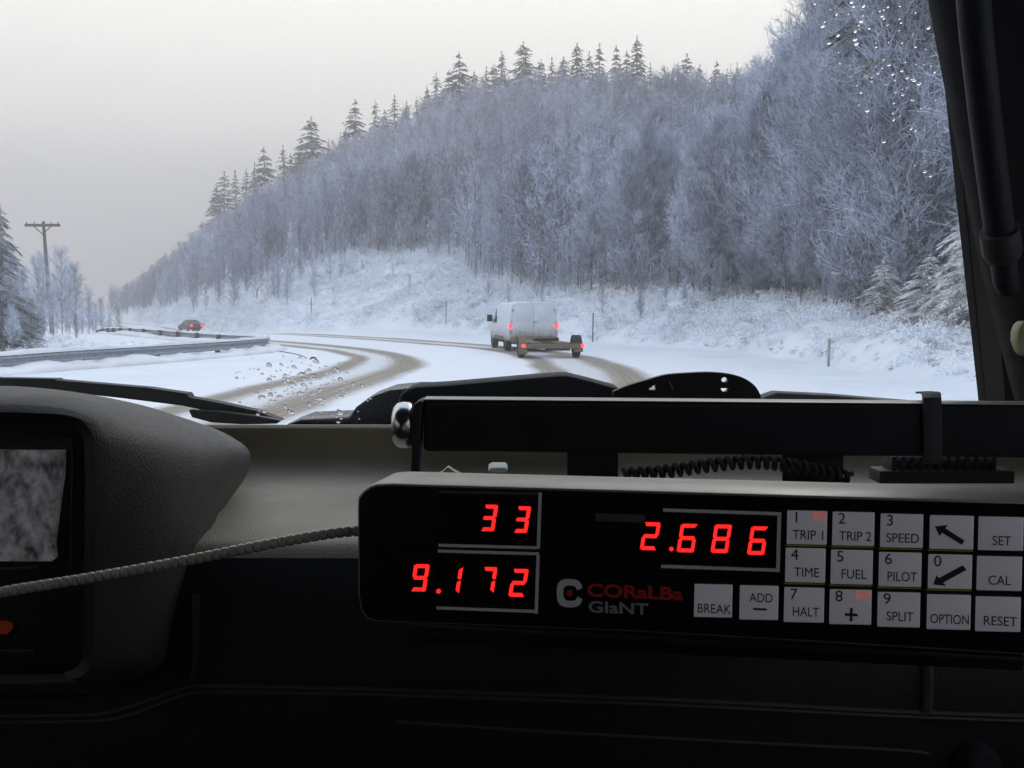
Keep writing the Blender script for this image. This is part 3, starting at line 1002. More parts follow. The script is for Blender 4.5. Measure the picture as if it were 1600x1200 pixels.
# ------------------------------------------------------------------ marker posts
for px, Y, h, lab in ((1295, 31.3, 0.85, "pale wooden marker post at the foot of the right bank"), (926, 53.5, 1.5, "thin marker rod on the bank just right of the white van"),
                      (697, 75.5, 1.6, "thin marker rod on the snow bank left of the white van"), (487, 84, 1.7, "thin marker rod on the far bank beyond the tyre track bend")):
    x = (px - 800) / 1600 * Y; z = gz1(x, Y)
    root = tag(empty("marker_post", (x, Y, z)), lab, "marker post", "marker posts along the bank")
    r = 0.045 if px == 1295 else 0.03
    mb = MB(); mb.tube([(x, Y, z - 0.2), (x + 0.01, Y, z + h * 0.6), (x + 0.02, Y, z + h)], r, 8); mb.build("post", M['postwood'] if px != 1295 else M['steel'], root, smooth=True)
    mb = MB(); mb.tube([(x + 0.02, Y, z + h), (x + 0.02, Y, z + h + 0.05)], [r * 1.2, r * 0.7], 8); mb.build("snow_cap", M['snowcap'], root, smooth=True)


# ------------------------------------------------------------------ vehicles
def wheel(root, x, y, r, w, mt=None):
    mb = MB()
    prof = [(-w / 2, r * 0.62), (-w / 2, r * 0.9), (-w * 0.42, r), (w * 0.42, r), (w / 2, r * 0.9), (w / 2, r * 0.62)]
    n = 28
    rings = [[root.matrix_basis @ Vector((x + a, y + math.cos(2 * PI * k / n) * b, r + math.sin(2 * PI * k / n) * b)) for k in range(n)] for a, b in prof]
    mb.loft(rings, cap=False)
    ty = mb.build("wheel", M['tyre'], root, smooth=True)
    mb = MB()
    mb.loft([[root.matrix_basis @ Vector((x + a, y + math.cos(2 * PI * k / n) * b, r + math.sin(2 * PI * k / n) * b)) for k in range(n)] for a, b in ((-w * 0.3, r * 0.63), (0, r * 0.6), (w * 0.3, r * 0.63))])
    mb.build("rim", M['steel'], ty, smooth=True)


def L2W(root):
    return lambda *p: root.matrix_basis @ Vector(p)


def section(hw0, hw1, hw2, z0, z1, z2, y, rtop=0.12):
    """half outline of a vehicle body: sill, belt, roof edge"""
    pts = [(-hw0, z0), (-hw1, z0 + (z1 - z0) * 0.35), (-hw1, z1), (-hw2 - 0.02, z2 - rtop), (-hw2 + rtop * 0.35, z2 - rtop * 0.3), (-hw2 + rtop * 1.2, z2), (0, z2 + 0.03)]
    full = pts + [(-a, b) for a, b in reversed(pts[:-1])]
    return [(a, y, b) for a, b in full]


def build_van():
    x, y = 0.86, 41.0
    root = tag(empty("van", (x, y, 0.02), R(10)), "white windowless panel van towing a low trailer round the bend", "van")
    w = lambda a, b, c: root.matrix_basis @ Vector((a, b, c * 0.925))
    secs = [section(0.96, 1.0, 0.86, 0.50, 1.15, 2.10, 0.0), section(0.97, 1.01, 0.88, 0.48, 1.15, 2.13, 0.25), section(0.97, 1.01, 0.88, 0.46, 1.15, 2.14, 3.2),
            section(0.97, 1.01, 0.84, 0.46, 1.15, 2.08, 3.8), section(0.97, 1.0, 0.82, 0.46, 1.18, 1.34, 4.55), section(0.93, 0.95, 0.80, 0.46, 1.05, 1.18, 5.2), section(0.85, 0.88, 0.72, 0.5, 0.95, 1.05, 5.4)]
    mb = MB(); mb.loft([[w(*p) for p in s] for s in secs]); mb.build("body", M['white'], root, smooth=True, angle=50)
    # sheet-metal rear doors with their shallow window pressings
    for sg in (-1, 1):
        mb = MB()
        mb.hexa([w(sg * 0.012, -0.03, 0.66), w(sg * 0.90, -0.03, 0.66), w(sg * 0.90, 0.02, 0.66), w(sg * 0.012, 0.02, 0.66),
                 w(sg * 0.012, -0.03, 2.02), w(sg * 0.79, -0.03, 2.02), w(sg * 0.79, 0.02, 2.02), w(sg * 0.012, 0.02, 2.02)])
        d = mb.build("rear_door", M['white'], root, bevel=0.015)
        mb = MB()
        mb.hexa([w(sg * 0.13, -0.042, 1.34), w(sg * 0.74, -0.042, 1.34), w(sg * 0.74, -0.02, 1.34), w(sg * 0.13, -0.02, 1.34),
                 w(sg * 0.13, -0.042, 1.90), w(sg * 0.69, -0.042, 1.90), w(sg * 0.69, -0.02, 1.90), w(sg * 0.13, -0.02, 1.90)])
        mb.build("pressing", M['white'], d, bevel=0.01)
        for hz in (0.85, 1.25, 1.8):
            mb = MB(); mb.box(w(sg * (0.92 - 0.1 * max(0, hz - 1.15)), -0.03, hz), (0.05, 0.04, 0.1)); mb.build("hinge", M['steel'], d, bevel=0.006)
        mb = MB(); mb.box(w(sg * 0.945, -0.02, 1.12), (0.13, 0.07, 0.20), root.matrix_basis.to_3x3()); mb.build("tail_light", M['tail'], root, bevel=0.02)
    mb = MB(); mb.box(w(0.06, -0.05, 1.28), (0.16, 0.03, 0.05), root.matrix_basis.to_3x3()); mb.build("handle", M['steel'], root, bevel=0.006)
    mb = MB(); mb.box(w(0, -0.12, 0.52), (1.92, 0.16, 0.20), root.matrix_basis.to_3x3()); mb.build("bumper", M['dirt'], root, bevel=0.03)
    mb = MB(); mb.box(w(0, 2.5, 0.40), (1.5, 4.6, 0.16), root.matrix_basis.to_3x3()); mb.build("chassis", M['black'], root, bevel=0.02)
    for sg in (-1, 1):
        # road dirt along the sills is its own cladding strip
        mb = MB(); mb.box(w(sg * 0.992, 2.6, 0.56), (0.03, 2.3, 0.16), root.matrix_basis.to_3x3()); mb.build("sill", M['dirt'], root, bevel=0.008)
        for yy in (1.15, 4.45):
            wheel(root, sg * 0.86, yy, 0.36, 0.24)
        mb = MB(); mb.hexa([w(sg * 0.985, 3.05, 1.2), w(sg * 1.02, 3.05, 1.2), w(sg * 1.02, 4.1, 1.2), w(sg * 0.985, 4.1, 1.2), w(sg * 0.87, 3.05, 1.82), w(sg * 0.905, 3.05, 1.82), w(sg * 0.905, 3.75, 1.82), w(sg * 0.87, 3.75, 1.82)])
        mb.build("side_window", M['darkglass'], root, bevel=0.008)
        mb = MB(); mb.box(w(sg * 1.16, 3.95, 1.42), (0.24, 0.10, 0.30), root.matrix_basis.to_3x3()); mi = mb.build("mirror", M['black'], root, bevel=0.03)
        mb = MB(); mb.tube([w(sg * 0.93, 3.97, 1.30), w(sg * 1.12, 3.97, 1.36)], 0.02, 6); mb.build("bracket", M['black'], mi)
    mb = MB(); mb.hexa([w(-0.8, 3.83, 2.0), w(0.8, 3.83, 2.0), w(0.8, 3.80, 1.98), w(-0.8, 3.80, 1.98), w(-0.78, 4.56, 1.42), w(0.78, 4.56, 1.42), w(0.78, 4.5, 1.38), w(-0.78, 4.5, 1.38)])
    mb.build("windscreen", M['darkglass'], root)
    mb = MB(); mb.box(w(-0.45, -0.035, 0.78), (0.32, 0.02, 0.16), root.matrix_basis.to_3x3()); mb.build("licence_plate", M['steel'], root, bevel=0.004)
    return root


build_van()


def build_trailer():
    root = tag(empty("trailer", (1.36, 35.9, 0.02), R(8)), "low muddy flat trailer behind the white van, tall wheels and red lamps at its corners", "trailer")
    w = L2W(root); r3 = root.matrix_basis.to_3x3()
    mb = MB(); mb.box(w(0, -0.02, 0.42), (1.95, 0.12, 0.16), r3); mb.build("rear_beam", M['dirt'], root, bevel=0.012)
    for sg in (-1, 1):
        mb = MB(); mb.box(w(sg * 0.72, 1.5, 0.40), (0.12, 2.9, 0.12), r3); mb.build("side_rail", M['black'], root, bevel=0.01)
        mb = MB(); mb.tube([w(sg * 0.7, 2.95, 0.42), w(0, 4.4, 0.44)], 0.05, 8); mb.build("draw_bar", M['black'], root)
        wheel(root, sg * 0.99, 0.42, 0.35, 0.22)
        mb = MB()
        arc = [(0.42 + math.cos(a) * 0.43, 0.37 + math.sin(a) * 0.43) for a in np.linspace(0.25, PI - 0.25, 12)]
        inner = [(0.42 + math.cos(a) * 0.41, 0.37 + math.sin(a) * 0.41) for a in np.linspace(PI - 0.25, 0.25, 12)]
        mb.prism([w(sg * 0.99 - 0.14, a, b) for a, b in arc + inner], r3 @ Vector((0.28, 0, 0)))
        mb.build("fender", M['blackmat'] if sg > 0 else M['dirt'], root)
        mb = MB(); mb.box(w(sg * 0.99, -0.03, 0.36), (0.30, 0.02, 0.42 if sg < 0 else 0.3), r3); mb.build("mud_flap", M['dirt'], root, bevel=0.004)
        mb = MB(); mb.box(w(sg * 1.12 if sg > 0 else -0.98, -0.10, 0.43), (0.13, 0.06, 0.10), r3); mb.build("tail_light", M['tail'], root, bevel=0.015)
        mb = MB(); mb.prism([w(sg * 0.5 - 0.2, 0.05, 0.50), w(sg * 0.5 - 0.2, 2.6, 0.50), w(sg * 0.5 - 0.2, 2.6, 0.545), w(sg * 0.5 - 0.2, 0.05, 0.545)], r3 @ Vector((0.4, 0, 0)))
        mb.build("ramp", M['dirt'], root, bevel=0.006)
    mb = MB(); mb.box(w(0, 0.42, 0.37), (1.8, 0.09, 0.09), r3); mb.build("axle", M['black'], root, bevel=0.008)
    mb = MB(); mb.box(w(0.15, 1.9, 0.60), (0.9, 0.5, 0.14), r3); mb.build("winch_box", M['black'], root, bevel=0.02)
    mb = MB(); mb.box(w(0.25, 0.0, 0.31), (0.9, 0.05, 0.10), r3); mb.build("light_board", M['black'], root, bevel=0.006)


build_trailer()


def build_car():
    x, y = -36.6, 119.0
    root = tag(empty("car", (x, y, 0.02 + float(dip(x, y))), R(36)), "dark saloon car with red tail lamps lit on the far bend", "car")
    w = L2W(root)
    secs = [section(0.72, 0.78, 0.66, 0.36, 0.80, 0.94, 0.0, 0.06), section(0.78, 0.84, 0.70, 0.28, 0.85, 1.02, 0.2, 0.06), section(0.80, 0.86, 0.70, 0.26, 0.88, 1.05, 0.75, 0.06), section(0.80, 0.86, 0.58, 0.26, 0.90, 1.38, 1.35, 0.1),
            section(0.80, 0.86, 0.58, 0.26, 0.90, 1.42, 2.1, 0.1), section(0.80, 0.86, 0.62, 0.26, 0.9, 1.30, 2.7, 0.1), section(0.80, 0.86, 0.70, 0.26, 0.86, 0.98, 3.3, 0.06), section(0.74, 0.8, 0.62, 0.28, 0.72, 0.84, 4.2, 0.06)]
    mb = MB(); mb.loft([[w(*p) for p in s] for s in secs]); mb.build("body", M['darkcar'], root, smooth=True, angle=60)
    mb = MB(); mb.hexa([w(-0.64, 0.70, 1.10), w(0.64, 0.70, 1.10), w(0.64, 0.80, 1.08), w(-0.64, 0.80, 1.08), w(-0.54, 1.22, 1.36), w(0.54, 1.22, 1.36), w(0.54, 1.28, 1.33), w(-0.54, 1.28, 1.33)])
    mb.build("rear_window", M['darkglass'], root)
    for sg in (-1, 1):
        mb = MB(); mb.box(w(sg * 0.60, -0.01, 0.76), (0.26, 0.08, 0.24), root.matrix_basis.to_3x3()); mb.build("tail_light", M['tail'], root, bevel=0.02)
        for yy in (0.85, 3.4):
            wheel(root, sg * 0.76, yy, 0.31, 0.2)
    mb = MB(); mb.box(w(0, -0.03, 0.45), (1.5, 0.12, 0.2), root.matrix_basis.to_3x3()); mb.build("bumper", M['black'], root, bevel=0.03)


build_car()
exec_interior = True
# ------------------------------------------------------------------ the vehicle we sit in
XL, XR = -1.08, 0.58
truck = tag(empty("off_road_vehicle", (-0.25, 0, 0)), "dark cabin of the vehicle the picture is taken from, dashboard and windscreen seen from inside", "vehicle")


def zz(py, Y):
    return zat(py, Y)


# windscreen plane
W0 = Vector((0, 1.12, 1.650)); W1 = Vector((0, 0.80, 2.10))
Wn = (W1 - W0).cross(Vector((1, 0, 0))).normalized()


def wpt(px, py, off=0.0):
    d = ray(px, py)
    t = (W0 + Wn * off - CAM).dot(Wn) / d.dot(Wn)
    return CAM + d * t


def wxy(x, s, off=0.0):
    """a place on the windscreen: x across, s up its slope 0..1"""
    p = W0.lerp(W1, s); return Vector((x, p.y, p.z)) + Wn * off


if Wn.y > 0: Wn = -Wn           # towards the cabin
mb = MB(); mb.add([wxy(XL, -0.05), wxy(XR - 0.02, -0.05), wxy(XR - 0.12, 1.05), wxy(XL + 0.1, 1.05)], [(0, 1, 2, 3)])
mb.build("windscreen", M['glass'], truck)

# dashboard profile (Y, z) from the glass to below the knees
prof = [(1.16, zz(674, 1.16)), (1.06, zz(669.5, 1.06)), (0.985, zz(665.5, .985)), (0.959, zz(664.5, .953)), (0.9545, zz(667, .9535)), (0.9535, zz(671, .9535)), (0.956, zz(683, .956)), (0.957, zz(705, .957)), (0.955, zz(725, .955)), (0.945, zz(740, .945)),
        (0.915, zz(752, .915)), (0.87, zz(766, .87)), (0.81, zz(788, .81)), (0.755, zz(811, .755)), (0.725, zz(827, .725)), (0.708, zz(838, .708)), (0.695, zz(852, .695)), (0.685, zz(880, .685))]
prof2 = catmull([(0, a, b) for a, b in prof], 4)
ringsd = []
xs = np.linspace(XL, XR, 30)
for x in xs:
    ringsd.append([Vector((x, p.y, p.z)) for p in prof2])
mb = MB(); mb.loft(ringsd, closed=False, cap=False)
dash = mb.build("dashboard", M['dash'], truck, smooth=True, angle=180)
low = [(0.686, zz(872, .686)), (0.672, zz(930, .672)), (0.662, zz(1000, .662)), (0.655, zz(1120, .655)), (0.66, 1.45), (0.70, 1.30), (0.74, 1.0), (0.9, 0.75), (0.9, 0.5)]
low2 = catmull([(0, a, b) for a, b in low], 4)
mb = MB(); mb.loft([[Vector((x, p.y, p.z)) for p in low2] for x in xs], closed=False, cap=False)
lowd = mb.build("lower_dashboard", M['dashlow'], truck, smooth=True, angle=180)


def dsurf(px, py, off=0.004):
    """place on the front of the lower dashboard"""
    best = None
    for i in range(len(low2) - 1):
        a, b = low2[i], low2[i + 1]
        za, zb = zat(py, a.y), zat(py, b.y)
        if (a.z - za) * (b.z - zb) <= 0:
            f = (a.z - za) / ((a.z - za) - (b.z - zb) + 1e-12)
            Y = a.y + (b.y - a.y) * f
            best = Y; break
    Y = (best or 0.66) - off
    return P(px, py, Y)


def ridge_line(pts, r, nm="trim_ridge", mat='pod'):
    pp = catmull([Vector((a, b, 0)) for a, b in pts], 6)
    mb = MB(); mb.tube([dsurf(p.x, p.y, 0.001) for p in pp], r, 8); mb.build(nm, M[mat], lowd, smooth=True)


ridge_line([(-260, 1120), (0, 1119), (140, 1117), (190, 1108), (240, 1092), (285, 1076), (330, 1072), (500, 1075), (800, 1084), (1100, 1096), (1400, 1112), (1700, 1122)], 0.0018)
ridge_line([(-260, 1130), (0, 1128), (150, 1126), (205, 1116), (250, 1100), (290, 1085), (330, 1081), (500, 1083), (800, 1092), (1100, 1104), (1400, 1119), (1700, 1130)], 0.0015)
ridge_line([(620, 1128), (900, 1146), (1200, 1162), (1400, 1172), (1450, 1178)], 0.0012)
ridge_line([(1447, 1020), (1450, 1060), (1448, 1110)], 0.004)
ridge_line([(302, 930), (304, 980), (303, 1030), (300, 1060)], 0.004, mat='dashlow')
mb = MB(); c = dsurf(1535, 1195, 0.012); mb.tube([c + Vector((0, 0.02, 0)), c, c - Vector((0, 0.008, 0))], [0.012, 0.012, 0.009], 16); mb.build("knob", M['trim'], lowd, smooth=True)


# instrument pod in front of the driver
def pod_ring(pts, Y, bottom=1100):
    top = catmull([Vector((a, b, 0)) for a, b in pts], 6)
    ring = [P(p.x, p.y, Y) for p in top]
    return ring


XLp = -700
R0 = pod_ring([(XLp, 648), (-100, 644), (40, 645), (110, 650), (138, 668), (148, 710), (148, 860), (146, 1000), (138, 1045), (110, 1062), (40, 1068), (XLp, 1072)], 0.600)
R1 = pod_ring([(XLp, 640), (-100, 632), (60, 634), (130, 646), (158, 670), (172, 720), (172, 860), (168, 1000), (158, 1050), (120, 1076), (40, 1084), (XLp, 1090)], 0.605)
R2 = pod_ring([(XLp, 622), (-100, 612), (60, 614), (160, 632), (215, 664), (250, 720), (258, 840), (250, 1000), (236, 1050), (170, 1080), (60, 1090), (XLp, 1100)], 0.645)
R3 = pod_ring([(XLp, 616), (-100, 606), (60, 608), (190, 630), (270, 668), (312, 722), (312, 830), (296, 960), (276, 1020), (200, 1050), (80, 1060), (XLp, 1070)], 0.70)
R4 = pod_ring([(XLp, 614), (-100, 604), (60, 606), (200, 628), (300, 662), (362, 704), (362, 752), (326, 830), (306, 900), (220, 980), (90, 1000), (XLp, 1010)], 0.76)
R5 = pod_ring([(XLp, 616), (-100, 606), (70, 609), (210, 630), (320, 666), (384, 698), (388, 736), (352, 790), (318, 840), (230, 900), (90, 920), (XLp, 930)], 0.82)
R6 = pod_ring([(XLp, 620), (-100, 612), (80, 616), (220, 636), (320, 664), (372, 690), (376, 716), (344, 752), (310, 790), (230, 820), (90, 830), (XLp, 840)], 0.90)
R7 = pod_ring([(XLp, 632), (-100, 628), (80, 632), (220, 648), (300, 666), (344, 690), (344, 706), (320, 728), (290, 748), (220, 760), (90, 766), (XLp, 770)], 0.98)
mb = MB(); mb.loft([R0, R1, R2, R3, R4, R5, R6, R7], closed=True, cap=False)
pod = mb.build("instrument_pod", M['pod'], truck, smooth=True, angle=180)
# recess behind the rim
RI = pod_ring([(XLp, 662), (-100, 660), (40, 661), (100, 664), (124, 676), (132, 710), (132, 860), (130, 1000), (124, 1036), (100, 1050), (40, 1054), (XLp, 1058)], 0.602)
RJ = pod_ring([(XLp, 662), (-100, 660), (40, 661), (100, 664), (124, 676), (132, 710), (132, 860), (130, 1000), (124, 1036), (100, 1050), (40, 1054), (XLp, 1058)], 0.640)
mb = MB(); mb.loft([R0, RI, RJ], closed=True, cap=False); mb.add(RJ, [tuple(range(len(RJ)))])
mb.build("bezel", M['black'], pod, smooth=True)


def frame_strip(pts, Y, r, nm, mat, par):
    mb = MB(); mb.tube([P(a, b, Y) for a, b in pts], r, 6); return mb.build(nm, M[mat], par, smooth=True)


frame_strip([(XLp, 680), (90, 681), (112, 684), (114, 700), (112, 880)], 0.634, 0.0012, "inner_frame", 'pod', pod)


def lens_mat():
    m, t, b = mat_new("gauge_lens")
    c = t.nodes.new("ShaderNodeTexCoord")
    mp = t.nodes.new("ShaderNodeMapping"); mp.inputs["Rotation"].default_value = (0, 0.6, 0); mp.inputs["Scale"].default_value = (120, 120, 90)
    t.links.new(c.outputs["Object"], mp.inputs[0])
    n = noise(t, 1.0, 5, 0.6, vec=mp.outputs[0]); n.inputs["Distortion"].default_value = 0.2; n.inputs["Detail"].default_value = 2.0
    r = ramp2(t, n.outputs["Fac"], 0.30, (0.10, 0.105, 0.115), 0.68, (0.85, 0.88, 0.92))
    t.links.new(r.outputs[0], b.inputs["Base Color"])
    t.links.new(r.outputs[0], b.inputs["Emission Color"]); b.inputs["Emission Strength"].default_value = 0.045    # reflection on the lens, painted as mottled colour and glow
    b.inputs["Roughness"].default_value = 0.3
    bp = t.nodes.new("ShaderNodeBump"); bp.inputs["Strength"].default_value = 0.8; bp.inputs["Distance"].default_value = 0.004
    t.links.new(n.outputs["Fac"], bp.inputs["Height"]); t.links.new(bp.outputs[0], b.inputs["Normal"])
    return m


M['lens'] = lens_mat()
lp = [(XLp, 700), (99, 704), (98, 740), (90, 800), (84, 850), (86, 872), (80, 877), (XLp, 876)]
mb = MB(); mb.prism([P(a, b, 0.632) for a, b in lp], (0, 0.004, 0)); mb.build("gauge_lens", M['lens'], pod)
frame_strip([(XLp, 890), (20, 889), (60, 886)], 0.634, 0.0012, "frame_bar", 'pod', pod)
frame_strip([(XLp, 1018), (55, 1017)], 0.634, 0.001, "lower_bar", 'pod', pod)
M['amber'] = emit("warning_lamp", (1.0, 0.16, 0.05), 0.03, (0.05, 0.010, 0.0))
mb = MB(); mb.prism([P(a, b, 0.636) for a, b in ((-20, 972), (8, 972), (16, 976), (17, 984), (10, 991), (-20, 991))], (0, 0.003, 0)); mb.build("warning_lamp", M['amber'], pod)

# cowl, bonnet and wipers outside the glass
mb = MB()
bonn = [[(XL + 0.02, 1.20, 1.40), (XL + 0.02, 1.22, 1.575), (-0.6, 1.22, 1.600), (0.1, 1.22, 1.600), (XR - .02, 1.22, 1.575), (XR - .02, 1.20, 1.40)],
        [(XL + 0.04, 1.8, 1.35), (XL + 0.04, 1.8, 1.555), (-0.6, 1.8, 1.575), (0.1, 1.8, 1.575), (XR - .04, 1.8, 1.555), (XR - .04, 1.8, 1.35)],
        [(XL + 0.1, 2.3, 1.2), (XL + 0.1, 2.28, 1.48), (-0.6, 2.3, 1.50), (0.1, 2.3, 1.50), (XR - .1, 2.28, 1.48), (XR - .1, 2.3, 1.2)]]
mb.loft(bonn); mb.build("bonnet", M['black'], truck, bevel=0.02, smooth=True)
mb = MB()
hp = [(445, 664), (470, 655), (545, 652), (556, 636), (578, 620), (608, 609), (650, 605), (700, 606), (760, 640), (760, 668)]
mb.prism([P(a, b, 1.30) for a, b in hp], (0, 0.10, 0)); mb.build("cowl_hump", M['blackgloss'], truck, bevel=0.006)
mb = MB()
wp = [(-400, 588), (-100, 589), (85, 592), (88, 594), (160, 600), (230, 606), (292, 615), (296, 621), (345, 630), (400, 642), (440, 657), (430, 660), (340, 646), (286, 634), (190, 622), (80, 610), (-100, 606), (-400, 604)]
mb.prism([P(a, b, 1.20) for a, b in wp], (0, 0.02, 0)); wi = mb.build("wiper", M['rubber'], truck)
mb = MB(); mb.prism([P(a, b, 1.185) for a, b in [(295, 641), (340, 643), (400, 650), (438, 657), (432, 662), (380, 663), (330, 660), (300, 652)]], (0, 0.012, 0)); mb.build("arm", M['black'], wi)
mb = MB(); mb.prism([P(a, b, 1.19) for a, b in [(1186, 624), (1200, 618), (1215, 613), (1300, 617), (1430, 628), (1480, 634), (1480, 646), (1186, 646)]], (0, 0.03, 0)); mb.build("wiper", M['rubber'], truck, bevel=0.003)

# right windscreen pillar
mb = MB()
e0 = [wpt(1531, 650, 0.0), wpt(1526, 600, 0), wpt(1493, 300, 0.0), wpt(1462, 0, 0.0), wpt(1454, -80, 0)]
rings = []
for p in e0:
    q = Vector(p)
    rings.append([CAM + (q - CAM) * 1.03, q, q + Vector((0.012, -0.035, 0)), q + Vector((0.30, -0.11, 0)), q + Vector((0.30, 0.03, 0))])
mb.loft(rings); pil = mb.build("windscreen_pillar", M['trim'], truck)
mb = MB(); mb.tube([p + Vector((0.006, -0.006, 0)) for p in e0], 0.004, 8); mb.build("rubber_seal", M['rubber'], pil, smooth=True)
rings = []
for (px, py, Y) in ((1460, -80, 0.66), (1466, 0, 0.68), (1499, 180, 0.74), (1522, 300, 0.79), (1548, 430, 0.85), (1580, 560, 0.93), (1600, 640, 0.99)):
    q = P(px, py, Y)
    rings.append([q + Vector((0, 0.015, 0)), q, q + Vector((0.010, -0.012, 0)), q + Vector((0.30, -0.06, 0)), q + Vector((0.30, 0.02, 0))])
mb = MB(); mb.loft(rings); mb.build("pillar_trim", M['trim'], pil, smooth=True)

# roof, doors, rear: they keep the cabin dark
mb = MB(); mb.box(((XL + XR) / 2, -0.65, 2.16), (XR - XL + 0.1, 2.9, 0.08)); mb.build("roof", M['lining'], truck, bevel=0.01)
mb = MB(); mb.box(((XL + XR) / 2, -0.6, 0.5), (XR - XL, 3.2, 0.06)); mb.build("cabin_floor", M['lining'], truck)
for sg, x in ((-1, XL - 0.03), (1, XR + 0.03)):
    mb = MB(); mb.box((x, -0.45, 1.05), (0.06, 3.1, 1.15)); dr = mb.build("door", M['lining'], truck, bevel=0.01)
    mb = MB(); mb.box((x, -0.62, 1.87), (0.05, 0.16, 0.50)); mb.build("door_pillar", M['lining'], dr)
    mb = MB(); mb.box((x, -1.75, 1.87), (0.05, 0.5, 0.50)); mb.build("quarter_panel", M['lining'], dr)
    mb = MB(); mb.add([(x, -0.54, 1.63), (x, 0.60, 1.63), (x, 0.60, 2.12), (x, -0.54, 2.12)], [(0, 1, 2, 3)]); mb.build("window", M['sideglass'], dr)
    mb = MB(); mb.add([(x, -1.5, 1.63), (x, -0.70, 1.63), (x, -0.70, 2.12), (x, -1.5, 2.12)], [(0, 1, 2, 3)]); mb.build("window", M['sideglass'], dr)
    mb = MB(); mb.prism([(x - 0.03, 0.60, 1.63), (x - 0.03, 1.14, 1.63), (x - 0.03, 0.80, 2.12), (x - 0.03, 0.60, 2.12)], (0.06, 0, 0)); mb.build("quarter_light_panel", M['lining'], dr)
mb = MB(); mb.box(((XL + XR) / 2, -2.0, 1.3), (XR - XL + 0.1, 0.05, 1.7)); mb.build("tailgate", M['lining'], truck)
mb = MB(); mb.box(((XL + XR) / 2, 1.14, 1.25), (XR - XL, 0.05, 0.74)); mb.build("bulkhead", M['lining'], truck)

# ------------------------------------------------------------------ grab handle on the pillar
gh = tag(empty("assist_handle_tube", P(1530, 300, 0.62)), "dark tubular grab handle with a ring collar on the right pillar", "grab handle")
hp_ = [(1508, -60, .565), (1518, 60, .58), (1531, 180, .60), (1546, 300, .62), (1556, 372, .635)]
mb = MB(); mb.tube([P(a + 8, b, Y) for a, b, Y in hp_], 0.0088, 16); mb.build("grip", M['trim'], gh, smooth=True)
mb = MB(); mb.tube([P(a, b, Y) for a, b, Y in [(1561, 360, .632), (1566, 392, .638), (1568, 402, .640)]], [0.0118, 0.0118, 0.0100], 18); mb.build("collar", M['pod'], gh, smooth=True)
mb = MB(); mb.tube([P(a, b, Y) for a, b, Y in [(1567, 400, .640), (1572, 440, .645), (1576, 455, .647), (1577, 462, .648)]], [0.0076, 0.0076, 0.0064, 0.003], 16); mb.build("end_stub", M['trim'], gh, smooth=True)

# ------------------------------------------------------------------ pale catch on the far right
M['cream'] = plastic("cream_plastic", (0.50, 0.50, 0.30), 0.5)
mb = MB(); mb.prism([P(a, b, 0.66) for a, b in [(1600, 500), (1594, 508), (1590, 520), (1590, 534), (1595, 548), (1602, 558), (1622, 556), (1626, 506)]], (0, 0.012, 0))
o = mb.build("catch", M['cream'], None, bevel=0.003, loc=tuple(P(1606, 530, 0.66)))
tag(o, "pale yellow green plastic catch on the dark pillar at the right edge", "catch")

# ------------------------------------------------------------------ black bar across the dash
YB = 0.72
bar = tag(empty("grab_bar", P(1100, 735, YB)), "thick black bar with rounded left end lying across the dash above the trip meter", "grab bar")
ya, yb = YB, YB + 0.030
mb = MB()
mb.hexa([P(661, 706, ya), P(1760, 718, ya), P(1760, 718, ya) + Vector((0, .03, 0)), P(661, 706, ya) + Vector((0, .03, 0)),
         P(661, 627, ya), P(1760, 636, ya), P(1760, 636, ya) + Vector((0, .03, 0)), P(661, 627, ya) + Vector((0, .03, 0))])
mb.build("beam", M['blackmat'], bar, bevel=0.004, seg=3)
mb = MB()
mb.hexa([P(661, 627, ya) + Vector((0, .002, .0005)), P(1760, 636, ya) + Vector((0, .002, .0005)), P(1760, 636, ya) + Vector((0, .026, .0005)), P(661, 627, ya) + Vector((0, .026, .0005)),
         P(661, 627, ya) + Vector((0, .002, .0014)), P(1760, 636, ya) + Vector((0, .002, .0014)), P(1760, 636, ya) + Vector((0, .026, .0014)), P(661, 627, ya) + Vector((0, .026, .0014))])
mb.build("lit_edge_strip", M['alu'], bar, bevel=0.0008)  # pale strip that paints the lit line along the beam's top edge
# end plate that runs down as a leg
mb = MB(); mb.prism([P(a, b, YB - 0.002) for a, b in [(641, 648), (646, 632), (655, 626), (663, 626), (659, 640), (656, 700), (655, 745), (641, 745), (643, 700)]], (0, 0.028, 0))
mb.build("leg", M['trim'], bar, bevel=0.0015)
# rounded end cap
cx0 = P(640, 664, YB + 0.014)
mb = MB()
for_r = [(-0.002, .0150), (0.0, .0166), (0.005, .0168), (0.0085, .0160), (0.0112, .0130), (0.0122, .009)]
rings = [[cx0 + Vector((-d, math.cos(2 * PI * k / 28) * r, math.sin(2 * PI * k / 28) * r)) for k in range(28)] for d, r in for_r]
mb.loft(rings); mb.build("end_cap", M['chrome'], bar, smooth=True)
mb = MB(); mb.hexa([P(886, 700, .725), P(966, 700, .725), P(966, 700, .745), P(886, 700, .745), P(886, 746, .725), P(966, 748, .725), P(966, 748, .745), P(886, 746, .745)]); mb.build("leg", M['blackmat'], bar, bevel=0.002)
mb = MB(); mb.hexa([P(1222, 706, .725), P(1318, 706, .725), P(1318, 706, .745), P(1222, 706, .745), P(1222, 790, .725), P(1318, 790, .725), P(1318, 790, .745), P(1222, 790, .745)]); mb.build("leg", M['blackmat'], bar, bevel=0.002)

